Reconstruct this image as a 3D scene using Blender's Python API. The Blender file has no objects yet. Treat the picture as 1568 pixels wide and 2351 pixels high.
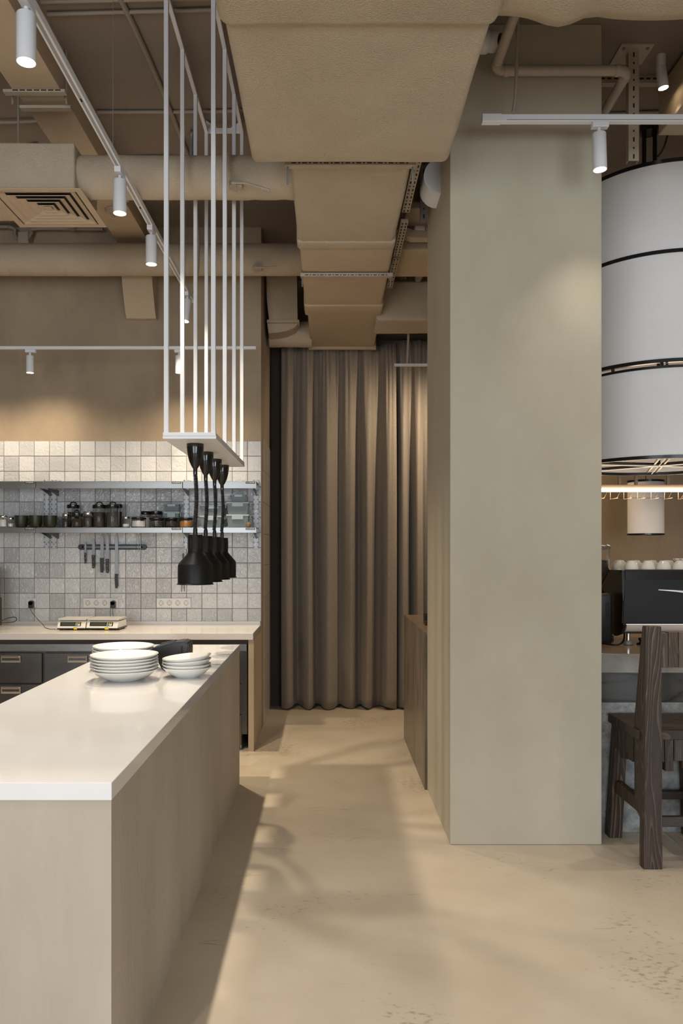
import bpy, bmesh, math, random
from mathutils import Vector, Matrix
from math import sin, cos, pi, radians as R
rnd = random.Random(7)
C = bpy.context.scene
COL = C.collection
# ---------------------------------------------------------------- camera, light, exposure
H = 1.55                       # eye height
F = 1800.0                     # focal length for a 1568 px wide frame
cd = bpy.data.cameras.new('camera'); cam = bpy.data.objects.new('camera', cd); COL.objects.link(cam)
cam.location = (0, 0, H); cam.rotation_euler = (pi/2, 0, 0)
cd.sensor_fit = 'HORIZONTAL'; cd.sensor_width = 36; cd.lens = F/1568*36
cd.shift_x = 31/1568; cd.shift_y = 86.5/1568; cd.clip_start = 0.05
C.camera = cam
C.view_settings.view_transform = 'Standard'; C.view_settings.look = 'None'
C.view_settings.gamma = 1; C.view_settings.use_curve_mapping = False
C.view_settings.exposure = 0.02
w = bpy.data.worlds.new('sky'); C.world = w; w.use_nodes = True
w.node_tree.nodes['Background'].inputs[0].default_value = (.80, .90, 1, 1)
w.node_tree.nodes['Background'].inputs[1].default_value = 1.0
WARM = (1, .74, .47)
DAY = (.86, .93, 1.0)
def area_light(name, loc, rot, sx, sy, e, col):
    l = bpy.data.lights.new(name, 'AREA'); l.shape = 'RECTANGLE'; l.size = sx; l.size_y = sy; l.energy = e; l.color = col
    o = bpy.data.objects.new(name, l); COL.objects.link(o); o.location = loc; o.rotation_euler = rot
    return o
# daylight through the two shop windows behind the camera (just outside the glass line)
area_light('daylight_window_1', (-2.35, -4.15, 1.75), (R(90), 0, 0), 3.3, 3.2, 185, DAY)
area_light('daylight_window_2', (2.6, -4.15, 1.75), (R(90), 0, 0), 3.6, 3.2, 212, DAY)
SPOT_E = 150
WALLW = (1, .83, .60)
NEUT = (1, .90, .77)
def spot_light(name, loc, target, e=None, ang=62, col=WARM, blend=1.0, size=.028):
    l = bpy.data.lights.new(name, 'SPOT'); l.energy = SPOT_E if e is None else e; l.color = col
    l.spot_size = R(ang); l.spot_blend = blend; l.shadow_soft_size = size
    o = bpy.data.objects.new(name, l); COL.objects.link(o); o.location = loc
    d = Vector(target) - Vector(loc); o.rotation_euler = d.to_track_quat('-Z', 'Y').to_euler()
    return o
def PX(px, Y): return (px-753)*Y/F
def PZ(py, Y): return H + (1262-py)*Y/F

# ---------------------------------------------------------------- materials
MC = {}
def nt(name):
    m = bpy.data.materials.new(name); m.use_nodes = True
    n = m.node_tree.nodes; l = m.node_tree.links
    return m, n, l, n['Principled BSDF']
def s2l(c): return tuple(((x/255)/12.92 if x/255 <= .04045 else ((x/255+.055)/1.055)**2.4) for x in c)
def mat(name, c, rough=.5, metal=0, c2=None, scale=3, bump=0, bscale=60, stretch=(1,1,1), detail=5, coat=0, trans=0, alpha=None, ior=1.45, emit=None, es=0, rvar=0, contrast=(.3,.7), spec=.5, bdist=.01, sheen=0):
    """c, c2 linear rgb"""
    if name in MC: return MC[name]
    m, n, l, b = nt(name)
    b.inputs['Base Color'].default_value = (*c, 1); b.inputs['Roughness'].default_value = rough
    b.inputs['Metallic'].default_value = metal; b.inputs['IOR'].default_value = ior
    b.inputs['Coat Weight'].default_value = coat; b.inputs['Transmission Weight'].default_value = trans
    b.inputs['Specular IOR Level'].default_value = spec
    if sheen: b.inputs['Sheen Weight'].default_value = sheen
    if emit: b.inputs['Emission Color'].default_value = (*emit, 1); b.inputs['Emission Strength'].default_value = es
    tc = n.new('ShaderNodeTexCoord'); mp = n.new('ShaderNodeMapping'); mp.inputs['Scale'].default_value = stretch
    l.new(tc.outputs['Object'], mp.inputs[0])
    if c2 is not None:
        t = n.new('ShaderNodeTexNoise'); t.inputs['Scale'].default_value = scale; t.inputs['Detail'].default_value = detail
        t.inputs['Roughness'].default_value = .6
        l.new(mp.outputs[0], t.inputs[0])
        r = n.new('ShaderNodeValToRGB'); r.color_ramp.elements[0].position = contrast[0]; r.color_ramp.elements[1].position = contrast[1]
        r.color_ramp.elements[0].color = (*c, 1); r.color_ramp.elements[1].color = (*c2, 1)
        l.new(t.outputs[0], r.inputs[0]); l.new(r.outputs[0], b.inputs['Base Color'])
        if rvar:
            q = n.new('ShaderNodeMapRange'); q.inputs[3].default_value = rough-rvar; q.inputs[4].default_value = rough+rvar
            l.new(t.outputs[0], q.inputs[0]); l.new(q.outputs[0], b.inputs['Roughness'])
    if bump:
        t2 = n.new('ShaderNodeTexNoise'); t2.inputs['Scale'].default_value = bscale; t2.inputs['Detail'].default_value = 3
        l.new(mp.outputs[0], t2.inputs[0])
        bp = n.new('ShaderNodeBump'); bp.inputs['Strength'].default_value = bump; bp.inputs['Distance'].default_value = bdist
        l.new(t2.outputs[0], bp.inputs['Height']); l.new(bp.outputs[0], b.inputs['Normal'])
    MC[name] = m
    return m
M_floor = mat('floor microcement', (.43,.36,.275), .42, c2=(.55,.475,.375), scale=1.3, bump=.12, bscale=14, rvar=.08, detail=8)
M_ceil = mat('ceiling paint', (.205,.163,.13), .9, c2=(.24,.193,.155), scale=1.5, bump=.2, bscale=90)
M_wall = mat('wall plaster', (.25,.19,.13), .85, c2=(.38,.295,.20), scale=1.6, bump=.15, bscale=25, detail=8, stretch=(1,1,.55))
M_pillar = mat('pillar plaster', (.38,.335,.25), .85, c2=(.465,.42,.33), scale=1.4, bump=.12, bscale=60, detail=7, stretch=(1,1,.7))
M_island = mat('island plaster', (.36,.305,.235), .8, c2=(.46,.40,.32), scale=2.2, bump=.15, bscale=60, detail=7, stretch=(1.5,1.5,.3))
M_panel = mat('end panel plaster', (.40,.30,.20), .8, c2=(.45,.345,.235), scale=2, bump=.1, bscale=60)
M_foam = mat('duct foam wrap', (.42,.345,.255), .95, c2=(.49,.41,.305), scale=2.5, bump=.75, bscale=150, detail=6, bdist=.008)
M_duct = mat('painted duct sheet', (.43,.335,.235), .75, c2=(.47,.37,.26), scale=2.5, bump=.15, bscale=40)
M_pipe = mat('painted pipe', (.36,.30,.24), .55, c2=(.40,.335,.27), scale=5)
M_conduit = mat('painted conduit', (.27,.225,.18), .6)
M_chan = mat('painted steel channel', (.36,.30,.23), .5, c2=(.42,.35,.27), scale=9)
M_gchan = mat('grey steel channel', (.24,.225,.21), .45, metal=.3)
M_hole = mat('slot dark', (.015,.012,.01), .9)
M_white = mat('white powder coat', (.68,.68,.695), .4)
M_quartz = mat('white quartz', (.66,.645,.635), .09, c2=(.70,.69,.68), scale=2, spec=.5, coat=.2)
M_quartz2 = mat('counter quartz', (.62,.585,.545), .12, c2=(.66,.62,.58), scale=2)
M_grout = mat('grout', (.16,.135,.12), .9)
M_steel = mat('brushed steel', (.22,.217,.21), .32, metal=1, c2=(.30,.295,.285), scale=4, stretch=(.6,1,2), rvar=.05)
M_steel2 = mat('dark steel front', (.10,.095,.095), .3, metal=1, c2=(.15,.145,.14), scale=1.5, stretch=(1,1,1.5), rvar=.05)
M_galv = mat('galvanised bracket', (.42,.43,.44), .45, metal=.4)
M_chrome = mat('chrome', (.75,.74,.72), .12, metal=1)
M_black = mat('black plastic', (.012,.012,.012), .35)
M_blackg = mat('gloss black', (.006,.006,.007), .12, coat=.4)
M_blackm = mat('matte black metal', (.008,.008,.008), .45, spec=.25)
M_rim = mat('black rim', (.01,.01,.011), .25)
M_porc = mat('white porcelain', (.80,.79,.76), .08, coat=.5)
M_cup = mat('cup porcelain', (.72,.66,.56), .12, coat=.5)
M_green = mat('green glaze', (.016,.020,.008), .4)
M_socket = mat('socket plastic', (.68,.66,.64), .3)
M_cord = mat('black cord', (.012,.011,.01), .5)
M_shade = mat('white drum fabric', (.76,.74,.73), .85, c2=(.82,.80,.79), scale=1.5, bump=.25, bscale=500, stretch=(1,1,.3))
M_scale = mat('scale body', (.62,.60,.56), .4)
M_screen = mat('scale display', (.05,.055,.04), .15)
M_btnb = mat('blue key', (.16,.28,.5), .4); M_btny = mat('yellow key', (.45,.36,.05), .5)
M_sticker = mat('yellow sticker', (.62,.48,.03), .5)
M_mach = mat('machine panel', (.013,.0135,.014), .5, spec=.3)
M_machb = mat('machine body', (.012,.009,.008), .22)
M_lip = mat('machine under tray', (.62,.55,.47), .35)
M_beans = mat('coffee beans', (.012,.006,.004), .4, c2=(.07,.035,.02), scale=60, bump=1, bscale=130)
M_slab = mat('grey stone slab', (.20,.185,.165), .5, c2=(.33,.31,.285), scale=6, bump=.25, bscale=50, detail=10)
M_conc = mat('rough concrete', (.15,.15,.148), .75, c2=(.40,.40,.39), scale=14, bump=.8, bscale=35, detail=12)
M_bartop = mat('bar top stone', (.26,.18,.12), .14, c2=(.34,.245,.165), scale=3)
M_knob = mat('dark shiny spice', (.05,.02,.012), .3)
M_tileside = mat('large wall tile', (.44,.38,.32), .3, c2=(.47,.41,.35), scale=2)
M_dark = mat('dark rail and shade brown', (.045,.036,.03), .8)  # rails and bar body; also stands in for shade by curtain and worktop
M_glow = mat('lamp lens', (1,1,1), .5, emit=(1,.80,.52), es=22)
M_led = mat('led strip', (1,1,1), .5, emit=(1,.78,.50), es=13)
M_ledm = mat('machine led', (1,1,1), .5, emit=(1,.84,.66), es=5)
M_wirec = mat('brass wire', (.55,.42,.27), .3, metal=.8)
M_postc = mat('rack post', (.36,.27,.2), .5)
M_glass = mat('clear glass', (1,1,1), .02, trans=1, ior=1.3)
M_plastic = mat('clear box plastic', (.50,.56,.57), .15, trans=.75, ior=1.15)
M_lidp = mat('grey box lid', (.30,.36,.37), .3)
M_powder = mat('white powder', (.75,.73,.70), .8)
M_spice = mat('orange spice', (.55,.24,.04), .8, c2=(.42,.16,.03), scale=90)
M_seeds = mat('dark seeds', (.012,.010,.009), .6, c2=(.09,.08,.07), scale=110)
M_brownfood = mat('brown spice', (.025,.017,.012), .8, c2=(.06,.042,.032), scale=90)

def tile_mat():
    m, n, l, b = nt('zellige glaze')
    oi = n.new('ShaderNodeObjectInfo'); tc = n.new('ShaderNodeTexCoord')
    add = n.new('ShaderNodeVectorMath'); add.operation = 'ADD'
    mul = n.new('ShaderNodeVectorMath'); mul.operation = 'SCALE'; mul.inputs['Scale'].default_value = 37
    cmb = n.new('ShaderNodeCombineXYZ'); l.new(oi.outputs['Random'], cmb.inputs[0]); l.new(oi.outputs['Random'], cmb.inputs[1])
    l.new(cmb.outputs[0], mul.inputs[0]); l.new(tc.outputs['Object'], add.inputs[0]); l.new(mul.outputs[0], add.inputs[1])
    r = n.new('ShaderNodeValToRGB'); r.color_ramp.elements[0].color = (.45,.445,.445,1); r.color_ramp.elements[1].color = (.64,.635,.63,1)
    e = r.color_ramp.elements.new(.5); e.color = (.55,.545,.54,1)
    l.new(oi.outputs['Random'], r.inputs[0])
    t0 = n.new('ShaderNodeTexNoise'); t0.inputs['Scale'].default_value = 9; l.new(add.outputs[0], t0.inputs[0])
    mx = n.new('ShaderNodeMix'); mx.data_type = 'RGBA'; mx.blend_type = 'MULTIPLY'; mx.inputs[0].default_value = .12
    l.new(r.outputs[0], mx.inputs[6]); l.new(t0.outputs[0], mx.inputs[7]); l.new(mx.outputs[2], b.inputs['Base Color'])
    b.inputs['Roughness'].default_value = .10
    t = n.new('ShaderNodeTexNoise'); t.inputs['Scale'].default_value = 30; t.inputs['Detail'].default_value = 3; t.inputs['Distortion'].default_value = 1.2
    l.new(add.outputs[0], t.inputs[0])
    bp = n.new('ShaderNodeBump'); bp.inputs['Strength'].default_value = .8; bp.inputs['Distance'].default_value = .009
    l.new(t.outputs[0], bp.inputs['Height']); l.new(bp.outputs[0], b.inputs['Normal'])
    return m
M_tile = tile_mat()
def wood_mat(name, base, lite, streak, ring=1.0, axis='Z'):
    m, n, l, b = nt(name)
    tc = n.new('ShaderNodeTexCoord'); mp = n.new('ShaderNodeMapping')
    sc = {'Z': (1, 1, .12), 'X': (.12, 1, 1), 'Y': (1, .12, 1)}[axis]
    mp.inputs['Scale'].default_value = sc; l.new(tc.outputs['Object'], mp.inputs[0])
    t = n.new('ShaderNodeTexNoise'); t.inputs['Scale'].default_value = 8*ring; t.inputs['Detail'].default_value = 1; t.inputs['Distortion'].default_value = .25
    l.new(mp.outputs[0], t.inputs[0])
    mm = n.new('ShaderNodeMath'); mm.operation = 'MULTIPLY'; mm.inputs[1].default_value = 18; l.new(t.outputs[0], mm.inputs[0])
    fr = n.new('ShaderNodeMath'); fr.operation = 'FRACT'; l.new(mm.outputs[0], fr.inputs[0])
    r = n.new('ShaderNodeValToRGB'); el = r.color_ramp.elements
    el[0].position = 0; el[0].color = (*base, 1); el[1].position = 1; el[1].color = (*base, 1)
    e = el.new(.55); e.color = (*lite, 1); e = el.new(.82); e.color = (*streak, 1); e = el.new(.9); e.color = (*[x*.6 for x in base], 1)
    l.new(fr.outputs[0], r.inputs[0])
    t2 = n.new('ShaderNodeTexNoise'); t2.inputs['Scale'].default_value = 5; l.new(mp.outputs[0], t2.inputs[0])
    q = n.new('ShaderNodeMapRange'); q.inputs[1].default_value = .35; q.inputs[2].default_value = .65; l.new(t2.outputs[0], q.inputs[0])
    t3 = n.new('ShaderNodeTexNoise'); t3.inputs['Scale'].default_value = 160; l.new(mp.outputs[0], t3.inputs[0])
    mx = n.new('ShaderNodeMix'); mx.data_type = 'RGBA'; l.new(q.outputs[0], mx.inputs[0])
    mx.inputs[6].default_value = (*[x*.9+y*.1 for x, y in zip(base, lite)], 1); l.new(r.outputs[0], mx.inputs[7])
    m2 = n.new('ShaderNodeMix'); m2.data_type = 'RGBA'; m2.blend_type = 'OVERLAY'; m2.inputs[0].default_value = .6
    l.new(mx.outputs[2], m2.inputs[6]); l.new(t3.outputs[0], m2.inputs[7]); l.new(m2.outputs[2], b.inputs['Base Color'])
    b.inputs['Roughness'].default_value = .55
    bp = n.new('ShaderNodeBump'); bp.inputs['Strength'].default_value = .3; bp.inputs['Distance'].default_value = .004
    l.new(fr.outputs[0], bp.inputs['Height']); l.new(bp.outputs[0], b.inputs['Normal'])
    return m
M_wood = wood_mat('dark stained wood', (.026,.016,.012), (.052,.034,.025), (.19,.13,.075))
M_woodb = wood_mat('back board wood', (.045,.028,.017), (.095,.062,.035), (.22,.15,.075), 1.5)
M_woodx = wood_mat('dark wood across', (.022,.014,.010), (.042,.028,.021), (.10,.068,.04), 1, 'X')
def side_counter_mat():
    return mat('brown stone cladding', (.10,.078,.056), .35, c2=(.24,.19,.145), scale=8, stretch=(1,1.4,.35), detail=10, bump=.1, bscale=30, rvar=.1)
M_clad = side_counter_mat()
def marble_mat():
    m, n, l, b = nt('dark veined marble')
    tc = n.new('ShaderNodeTexCoord'); mp = n.new('ShaderNodeMapping'); mp.inputs['Scale'].default_value = (.9, 1, 3.2)
    l.new(tc.outputs['Object'], mp.inputs[0])
    t = n.new('ShaderNodeTexNoise'); t.inputs['Scale'].default_value = 2.2; t.inputs['Detail'].default_value = 9; t.inputs['Distortion'].default_value = .8
    l.new(mp.outputs[0], t.inputs[0])
    a = n.new('ShaderNodeMath'); a.operation = 'SUBTRACT'; a.inputs[1].default_value = .5; l.new(t.outputs[0], a.inputs[0])
    ab = n.new('ShaderNodeMath'); ab.operation = 'ABSOLUTE'; l.new(a.outputs[0], ab.inputs[0])
    r = n.new('ShaderNodeValToRGB'); el = r.color_ramp.elements
    el[0].position = 0; el[0].color = (.012,.01,.01,1); el[1].position = .1; el[1].color = (.058,.056,.05,1)
    e = el.new(.012); e.color = (.02,.016,.015,1); e = el.new(.03); e.color = (.04,.037,.034,1)
    l.new(ab.outputs[0], r.inputs[0]); l.new(r.outputs[0], b.inputs['Base Color']); b.inputs['Roughness'].default_value = .35
    return m
M_marble = marble_mat()
def curtain_mat():
    m, n, l, b = nt('curtain linen')
    tc = n.new('ShaderNodeTexCoord')
    t = n.new('ShaderNodeTexNoise'); t.inputs['Scale'].default_value = 260; t.inputs['Detail'].default_value = 2
    l.new(tc.outputs['Object'], t.inputs[0])
    r = n.new('ShaderNodeValToRGB'); r.color_ramp.elements[0].color = (.165,.130,.10,1); r.color_ramp.elements[1].color = (.29,.24,.185,1)
    r.color_ramp.elements[0].position = .35; r.color_ramp.elements[1].position = .65
    l.new(t.outputs[0], r.inputs[0]); l.new(r.outputs[0], b.inputs['Base Color']); b.inputs['Roughness'].default_value = .95
    b.inputs['Sheen Weight'].default_value = .15
    bp = n.new('ShaderNodeBump'); bp.inputs['Strength'].default_value = .3; bp.inputs['Distance'].default_value = .002
    l.new(t.outputs[0], bp.inputs['Height']); l.new(bp.outputs[0], b.inputs['Normal'])
    return m
M_curt = curtain_mat()
def floor_marks(m):
    """scuffs and small dark stains of the microcement"""
    n = m.node_tree.nodes; l = m.node_tree.links; b = n['Principled BSDF']
    src = b.inputs['Base Color'].links[0].from_socket
    tc = n.new('ShaderNodeTexCoord')
    t = n.new('ShaderNodeTexNoise'); t.inputs['Scale'].default_value = 30; t.inputs['Detail'].default_value = 4
    mp = n.new('ShaderNodeMapping'); mp.inputs['Scale'].default_value = (1, 1.7, 1); mp.inputs['Rotation'].default_value = (0, 0, .5)
    l.new(tc.outputs['Object'], mp.inputs[0]); l.new(mp.outputs[0], t.inputs[0])
    t2 = n.new('ShaderNodeTexNoise'); t2.inputs['Scale'].default_value = 1.1; l.new(tc.outputs['Object'], t2.inputs[0])
    mu = n.new('ShaderNodeMath'); mu.operation = 'MULTIPLY'; l.new(t.outputs[0], mu.inputs[0]); l.new(t2.outputs[0], mu.inputs[1])
    q = n.new('ShaderNodeMapRange'); q.inputs[1].default_value = .345; q.inputs[2].default_value = .43; q.inputs[4].default_value = .5
    l.new(mu.outputs[0], q.inputs[0])
    mx = n.new('ShaderNodeMix'); mx.data_type = 'RGBA'; l.new(q.outputs[0], mx.inputs[0]); l.new(src, mx.inputs[6])
    mx.inputs[7].default_value = (.17,.125,.09,1); l.new(mx.outputs[2], b.inputs['Base Color'])
floor_marks(M_floor)
def scratches(m):
    n = m.node_tree.nodes; l = m.node_tree.links; b = n['Principled BSDF']
    src = b.inputs['Base Color'].links[0].from_socket
    tc = n.new('ShaderNodeTexCoord')
    for rot, sc_, th, colr in ((.9, 2.3, .006, (.20,.15,.11,1)), (-.5, 3.1, .0045, (.34,.27,.20,1))):
        mp = n.new('ShaderNodeMapping'); mp.inputs['Rotation'].default_value = (0, 0, rot); mp.inputs['Scale'].default_value = (.5, 1.6, 1)
        l.new(tc.outputs['Object'], mp.inputs[0])
        t = n.new('ShaderNodeTexNoise'); t.inputs['Scale'].default_value = sc_; t.inputs['Detail'].default_value = 1.5
        l.new(mp.outputs[0], t.inputs[0])
        a = n.new('ShaderNodeMath'); a.operation = 'SUBTRACT'; a.inputs[1].default_value = .5; l.new(t.outputs[0], a.inputs[0])
        ab = n.new('ShaderNodeMath'); ab.operation = 'ABSOLUTE'; l.new(a.outputs[0], ab.inputs[0])
        q = n.new('ShaderNodeMapRange'); q.inputs[1].default_value = 0; q.inputs[2].default_value = th; q.inputs[3].default_value = 1; q.inputs[4].default_value = 0
        l.new(ab.outputs[0], q.inputs[0])
        t2 = n.new('ShaderNodeTexNoise'); t2.inputs['Scale'].default_value = 3.3; l.new(tc.outputs['Object'], t2.inputs[0])
        k = n.new('ShaderNodeMapRange'); k.inputs[1].default_value = .6; k.inputs[2].default_value = .68; k.inputs[4].default_value = .7; l.new(t2.outputs[0], k.inputs[0])
        mu = n.new('ShaderNodeMath'); mu.operation = 'MULTIPLY'; l.new(q.outputs[0], mu.inputs[0]); l.new(k.outputs[0], mu.inputs[1])
        mx = n.new('ShaderNodeMix'); mx.data_type = 'RGBA'; l.new(mu.outputs[0], mx.inputs[0]); l.new(src, mx.inputs[6]); mx.inputs[7].default_value = colr
        src = mx.outputs[2]
    l.new(src, b.inputs['Base Color'])
scratches(M_floor)

# ---------------------------------------------------------------- mesh helpers
def tagit(o, label=None, cat=None, group=None, kind=None):
    if label: o['label'] = label
    if cat: o['category'] = cat
    if group: o['group'] = group
    if kind: o['kind'] = kind
    return o
def woff(p):
    v = Vector((0, 0, 0))
    while p: v += Vector(p.location); p = p.parent
    return v
class MB:
    def __init__(s): s.b = bmesh.new()
    def box(s, x0, x1, y0, y1, z0, z1, rz=0, bev=0, seg=2):
        m = Matrix.Translation(((x0+x1)/2, (y0+y1)/2, (z0+z1)/2)) @ Matrix.Rotation(rz, 4, 'Z') @ Matrix.Diagonal((abs(x1-x0), abs(y1-y0), abs(z1-z0), 1))
        r = bmesh.ops.create_cube(s.b, size=1, matrix=m)
        if bev:
            es = list({e for v in r['verts'] for e in v.link_edges})
            bmesh.ops.bevel(s.b, geom=es, offset=bev, segments=seg, affect='EDGES', profile=.5)
        return s
    def cyl(s, p0, p1, r0, r1=None, n=20, caps=True):
        p0 = Vector(p0); p1 = Vector(p1); r1 = r0 if r1 is None else r1
        d = p1-p0; q = d.to_track_quat('Z', 'Y').to_matrix().to_4x4()
        m = Matrix.Translation((p0+p1)/2) @ q
        bmesh.ops.create_cone(s.b, cap_ends=caps, segments=n, radius1=r0, radius2=r1, depth=d.length, matrix=m)
        return s
    def lathe(s, prof, c=(0, 0, 0), n=32, mtx=None, close=False):
        rings = []
        mtx = mtx or Matrix.Identity(4); c = Vector(c)
        for r, z in prof:
            if r < 1e-6: rings.append([s.b.verts.new(c + mtx @ Vector((0, 0, z)))])
            else: rings.append([s.b.verts.new(c + mtx @ Vector((r*cos(2*pi*i/n), r*sin(2*pi*i/n), z))) for i in range(n)])
        if close: rings.append(rings[0])
        for a, b in zip(rings, rings[1:]):
            for i in range(n):
                j = (i+1) % n
                f = [a[0] if len(a) == 1 else a[i], a[0] if len(a) == 1 else a[j], b[0] if len(b) == 1 else b[j], b[0] if len(b) == 1 else b[i]]
                g = []
                for v in f:
                    if v not in g: g.append(v)
                if len(g) > 2:
                    try: s.b.faces.new(g)
                    except ValueError: pass
        return s
    def prism(s, pts, axis, a, b):
        """pts 2d outline; axis x: (y,z), y: (x,z), z: (x,y)"""
        def P(p, t): return {'x': (t, p[0], p[1]), 'y': (p[0], t, p[1]), 'z': (p[0], p[1], t)}[axis]
        A = [s.b.verts.new(P(p, a)) for p in pts]; B = [s.b.verts.new(P(p, b)) for p in pts]
        s.b.faces.new(A); s.b.faces.new(B[::-1]); k = len(pts)
        for i in range(k): s.b.faces.new([A[i], B[i], B[(i+1) % k], A[(i+1) % k]])
        return s
    def tube(s, path, r, n=10, caps=True):
        P = [Vector(p) for p in path]; rings = []
        up = None
        for i, p in enumerate(P):
            d = (P[min(i+1, len(P)-1)] - P[max(i-1, 0)]).normalized()
            if up is None: up = d.orthogonal().normalized()
            up = (up - d*up.dot(d)).normalized(); sd = d.cross(up)
            rr = r[i] if isinstance(r, (list, tuple)) else r
            rings.append([s.b.verts.new(p + up*(rr*cos(2*pi*k/n)) + sd*(rr*sin(2*pi*k/n))) for k in range(n)])
        for a, b in zip(rings, rings[1:]):
            for k in range(n): s.b.faces.new([a[k], a[(k+1) % n], b[(k+1) % n], b[k]])
        if caps: s.b.faces.new(rings[0]); s.b.faces.new(rings[-1][::-1])
        return s
    def xform(s, m): bmesh.ops.transform(s.b, matrix=m, verts=s.b.verts); return s
    def build(s, name, m, parent=None, smooth=None, label=None, local=False, origin=None):
        bmesh.ops.recalc_face_normals(s.b, faces=s.b.faces)
        me = bpy.data.meshes.new(name)
        if parent is not None:
            off = Vector((0, 0, 0)) if local else woff(parent)
        else:
            if origin is not None: off = Vector(origin)
            else:
                xs = [v.co.x for v in s.b.verts]; ys = [v.co.y for v in s.b.verts]; zs = [v.co.z for v in s.b.verts]
                off = Vector(((min(xs)+max(xs))/2, (min(ys)+max(ys))/2, min(zs)))
        if off.length: bmesh.ops.translate(s.b, verts=s.b.verts, vec=-off)
        s.b.to_mesh(me); s.b.free()
        if smooth is not None:
            me.polygons.foreach_set('use_smooth', [True]*len(me.polygons))
            me.set_sharp_from_angle(angle=R(smooth))
        me.materials.append(m)
        o = bpy.data.objects.new(name, me); COL.objects.link(o)
        if parent is not None: o.parent = parent
        else: o.location = off
        if label: o['label'] = label
        return o
def thing(name, label, cat, loc=(0, 0, 0), group=None, rz=0):
    o = bpy.data.objects.new(name, None); COL.objects.link(o); o.empty_display_size = .1
    o.location = loc; o.rotation_euler = (0, 0, rz); tagit(o, label, cat, group)
    return o
def copy_tree(o, parent=None, loc=None, label=None, group=None, rz=None):
    c = o.copy(); COL.objects.link(c)
    if parent is not None: c.parent = parent
    for ch in list(o.children): copy_tree(ch, c)
    if loc is not None: c.location = loc
    if rz is not None: c.rotation_euler = rz if isinstance(rz, (tuple, list)) else (0, 0, rz)
    if label: c['label'] = label
    if group: c['group'] = group
    return c
def struct(o): o['kind'] = 'structure'; return o
def arc(cx, cy, r, a0, a1, n=10, ry=None):
    ry = ry or r
    return [(cx+r*cos(R(a0+(a1-a0)*i/n)), cy+ry*sin(R(a0+(a1-a0)*i/n))) for i in range(n+1)]
def smoothpath(pts, k=6):
    P = [Vector(p) for p in pts]; out = []
    for i in range(len(P)-1):
        a = P[max(i-1, 0)]; b = P[i]; c = P[i+1]; d = P[min(i+2, len(P)-1)]
        for j in range(k):
            t = j/k
            out.append(.5*((2*b)+(-a+c)*t+(2*a-5*b+4*c-d)*t*t+(-a+3*b-3*c+d)*t**3))
    out.append(P[-1]); return out

# ---------------------------------------------------------------- room shell
ZC = 4.31
YK = 6.716; XK = -.567         # kitchen wall plane and its corner
YF = 8.05                      # far wall
struct(MB().box(-5.2, 6.2, -4.4, YF+.2, -.1, 0).build('floor', M_floor, origin=(0, 0, 0)))
struct(MB().box(-5.2, 6.2, -4.4, YF+.2, ZC, ZC+.15).build('ceiling', M_ceil))
wall_back = struct(MB().box(-5.2, XK-.006, YK, YF, 0, ZC).build('wall_back', M_wall))
struct(MB().box(XK-.006, 6.2, YF, YF+.15, 0, ZC).build('wall_far', M_wall))
struct(MB().box(-5.35, -5.2, -4.4, YF, 0, ZC).build('wall_left', M_wall))
struct(MB().box(6.2, 6.35, -4.4, YF, 0, ZC).build('wall_right', M_wall))
fw = MB()
fw.box(-5.2, -4.05, -4.1, -4.0, 0, ZC).box(-.65, .75, -4.1, -4.0, 0, ZC).box(4.45, 6.2, -4.1, -4.0, 0, ZC)
fw.box(-4.05, -.65, -4.1, -4.0, 0, .12).box(.75, 4.45, -4.1, -4.0, 0, .12).box(-4.05, -.65, -4.1, -4.0, 3.75, ZC).box(.75, 4.45, -4.1, -4.0, 3.75, ZC)
struct(fw.build('wall_front', M_wall))
for i, (a, b) in enumerate(((-4.05, -.65), (.75, 4.45))):
    f = MB(); 
    for x in (a, (a+b)/2-.03, b-.06): f.box(x, x+.06, -4.08, -4.02, .12, 3.75)
    f.box(a, b, -4.08, -4.02, .12, .18).box(a, b, -4.08, -4.02, 3.69, 3.75)
    struct(f.build('window_%d' % (i+1), M_blackm))
# pillar between the passage and the bar
PXL, PXR, PY0, PY1 = .641, 1.438, 4.115, 5.06
pil = MB().box(PXL, PXR, PY0, PY1, 0, ZC, bev=.006, seg=2).build('pillar', M_pillar)
struct(pil)

# square glazed tiles on the kitchen wall
TP = .1303
tm = []
for v in range(8):
    b = MB(); h = .006; s = .0635
    g = [[b.b.verts.new((-s+.003+(2*s-.006)*i/2, -h-rnd.uniform(0, .0018), -s+.003+(2*s-.006)*j/2)) for j in range(3)] for i in range(3)]
    for i in range(2):
        for j in range(2): b.b.faces.new([g[i][j], g[i+1][j], g[i+1][j+1], g[i][j+1]])
    ring = [g[0][0], g[1][0], g[2][0], g[2][1], g[2][2], g[1][2], g[0][2], g[0][1]]
    co = [(-s, -s), (0, -s), (s, -s), (s, 0), (s, s), (0, s), (-s, s), (-s, 0)]
    mid = [b.b.verts.new((x, -h+.0015, z)) for x, z in co]; bk = [b.b.verts.new((x, 0, z)) for x, z in co]
    for k in range(8):
        q = (k+1) % 8
        b.b.faces.new([ring[k], ring[q], mid[q], mid[k]]); b.b.faces.new([mid[k], mid[q], bk[q], bk[k]])
    bmesh.ops.recalc_face_normals(b.b, faces=b.b.faces)
    me = bpy.data.meshes.new('tile'); b.b.to_mesh(me); b.b.free(); me.materials.append(M_tile)
    me.polygons.foreach_set('use_smooth', [True]*len(me.polygons)); me.set_sharp_from_angle(angle=R(18)); tm.append(me)
ZT = PZ(1012.8, YK)
grout = MB().box(-3.168, XK-.004, YK-.0035, YK+.002, .93, ZT).build('grout', M_grout, wall_back)
wo = woff(wall_back)
x_last = PX(568.4, YK)         # joint before the last column
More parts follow.
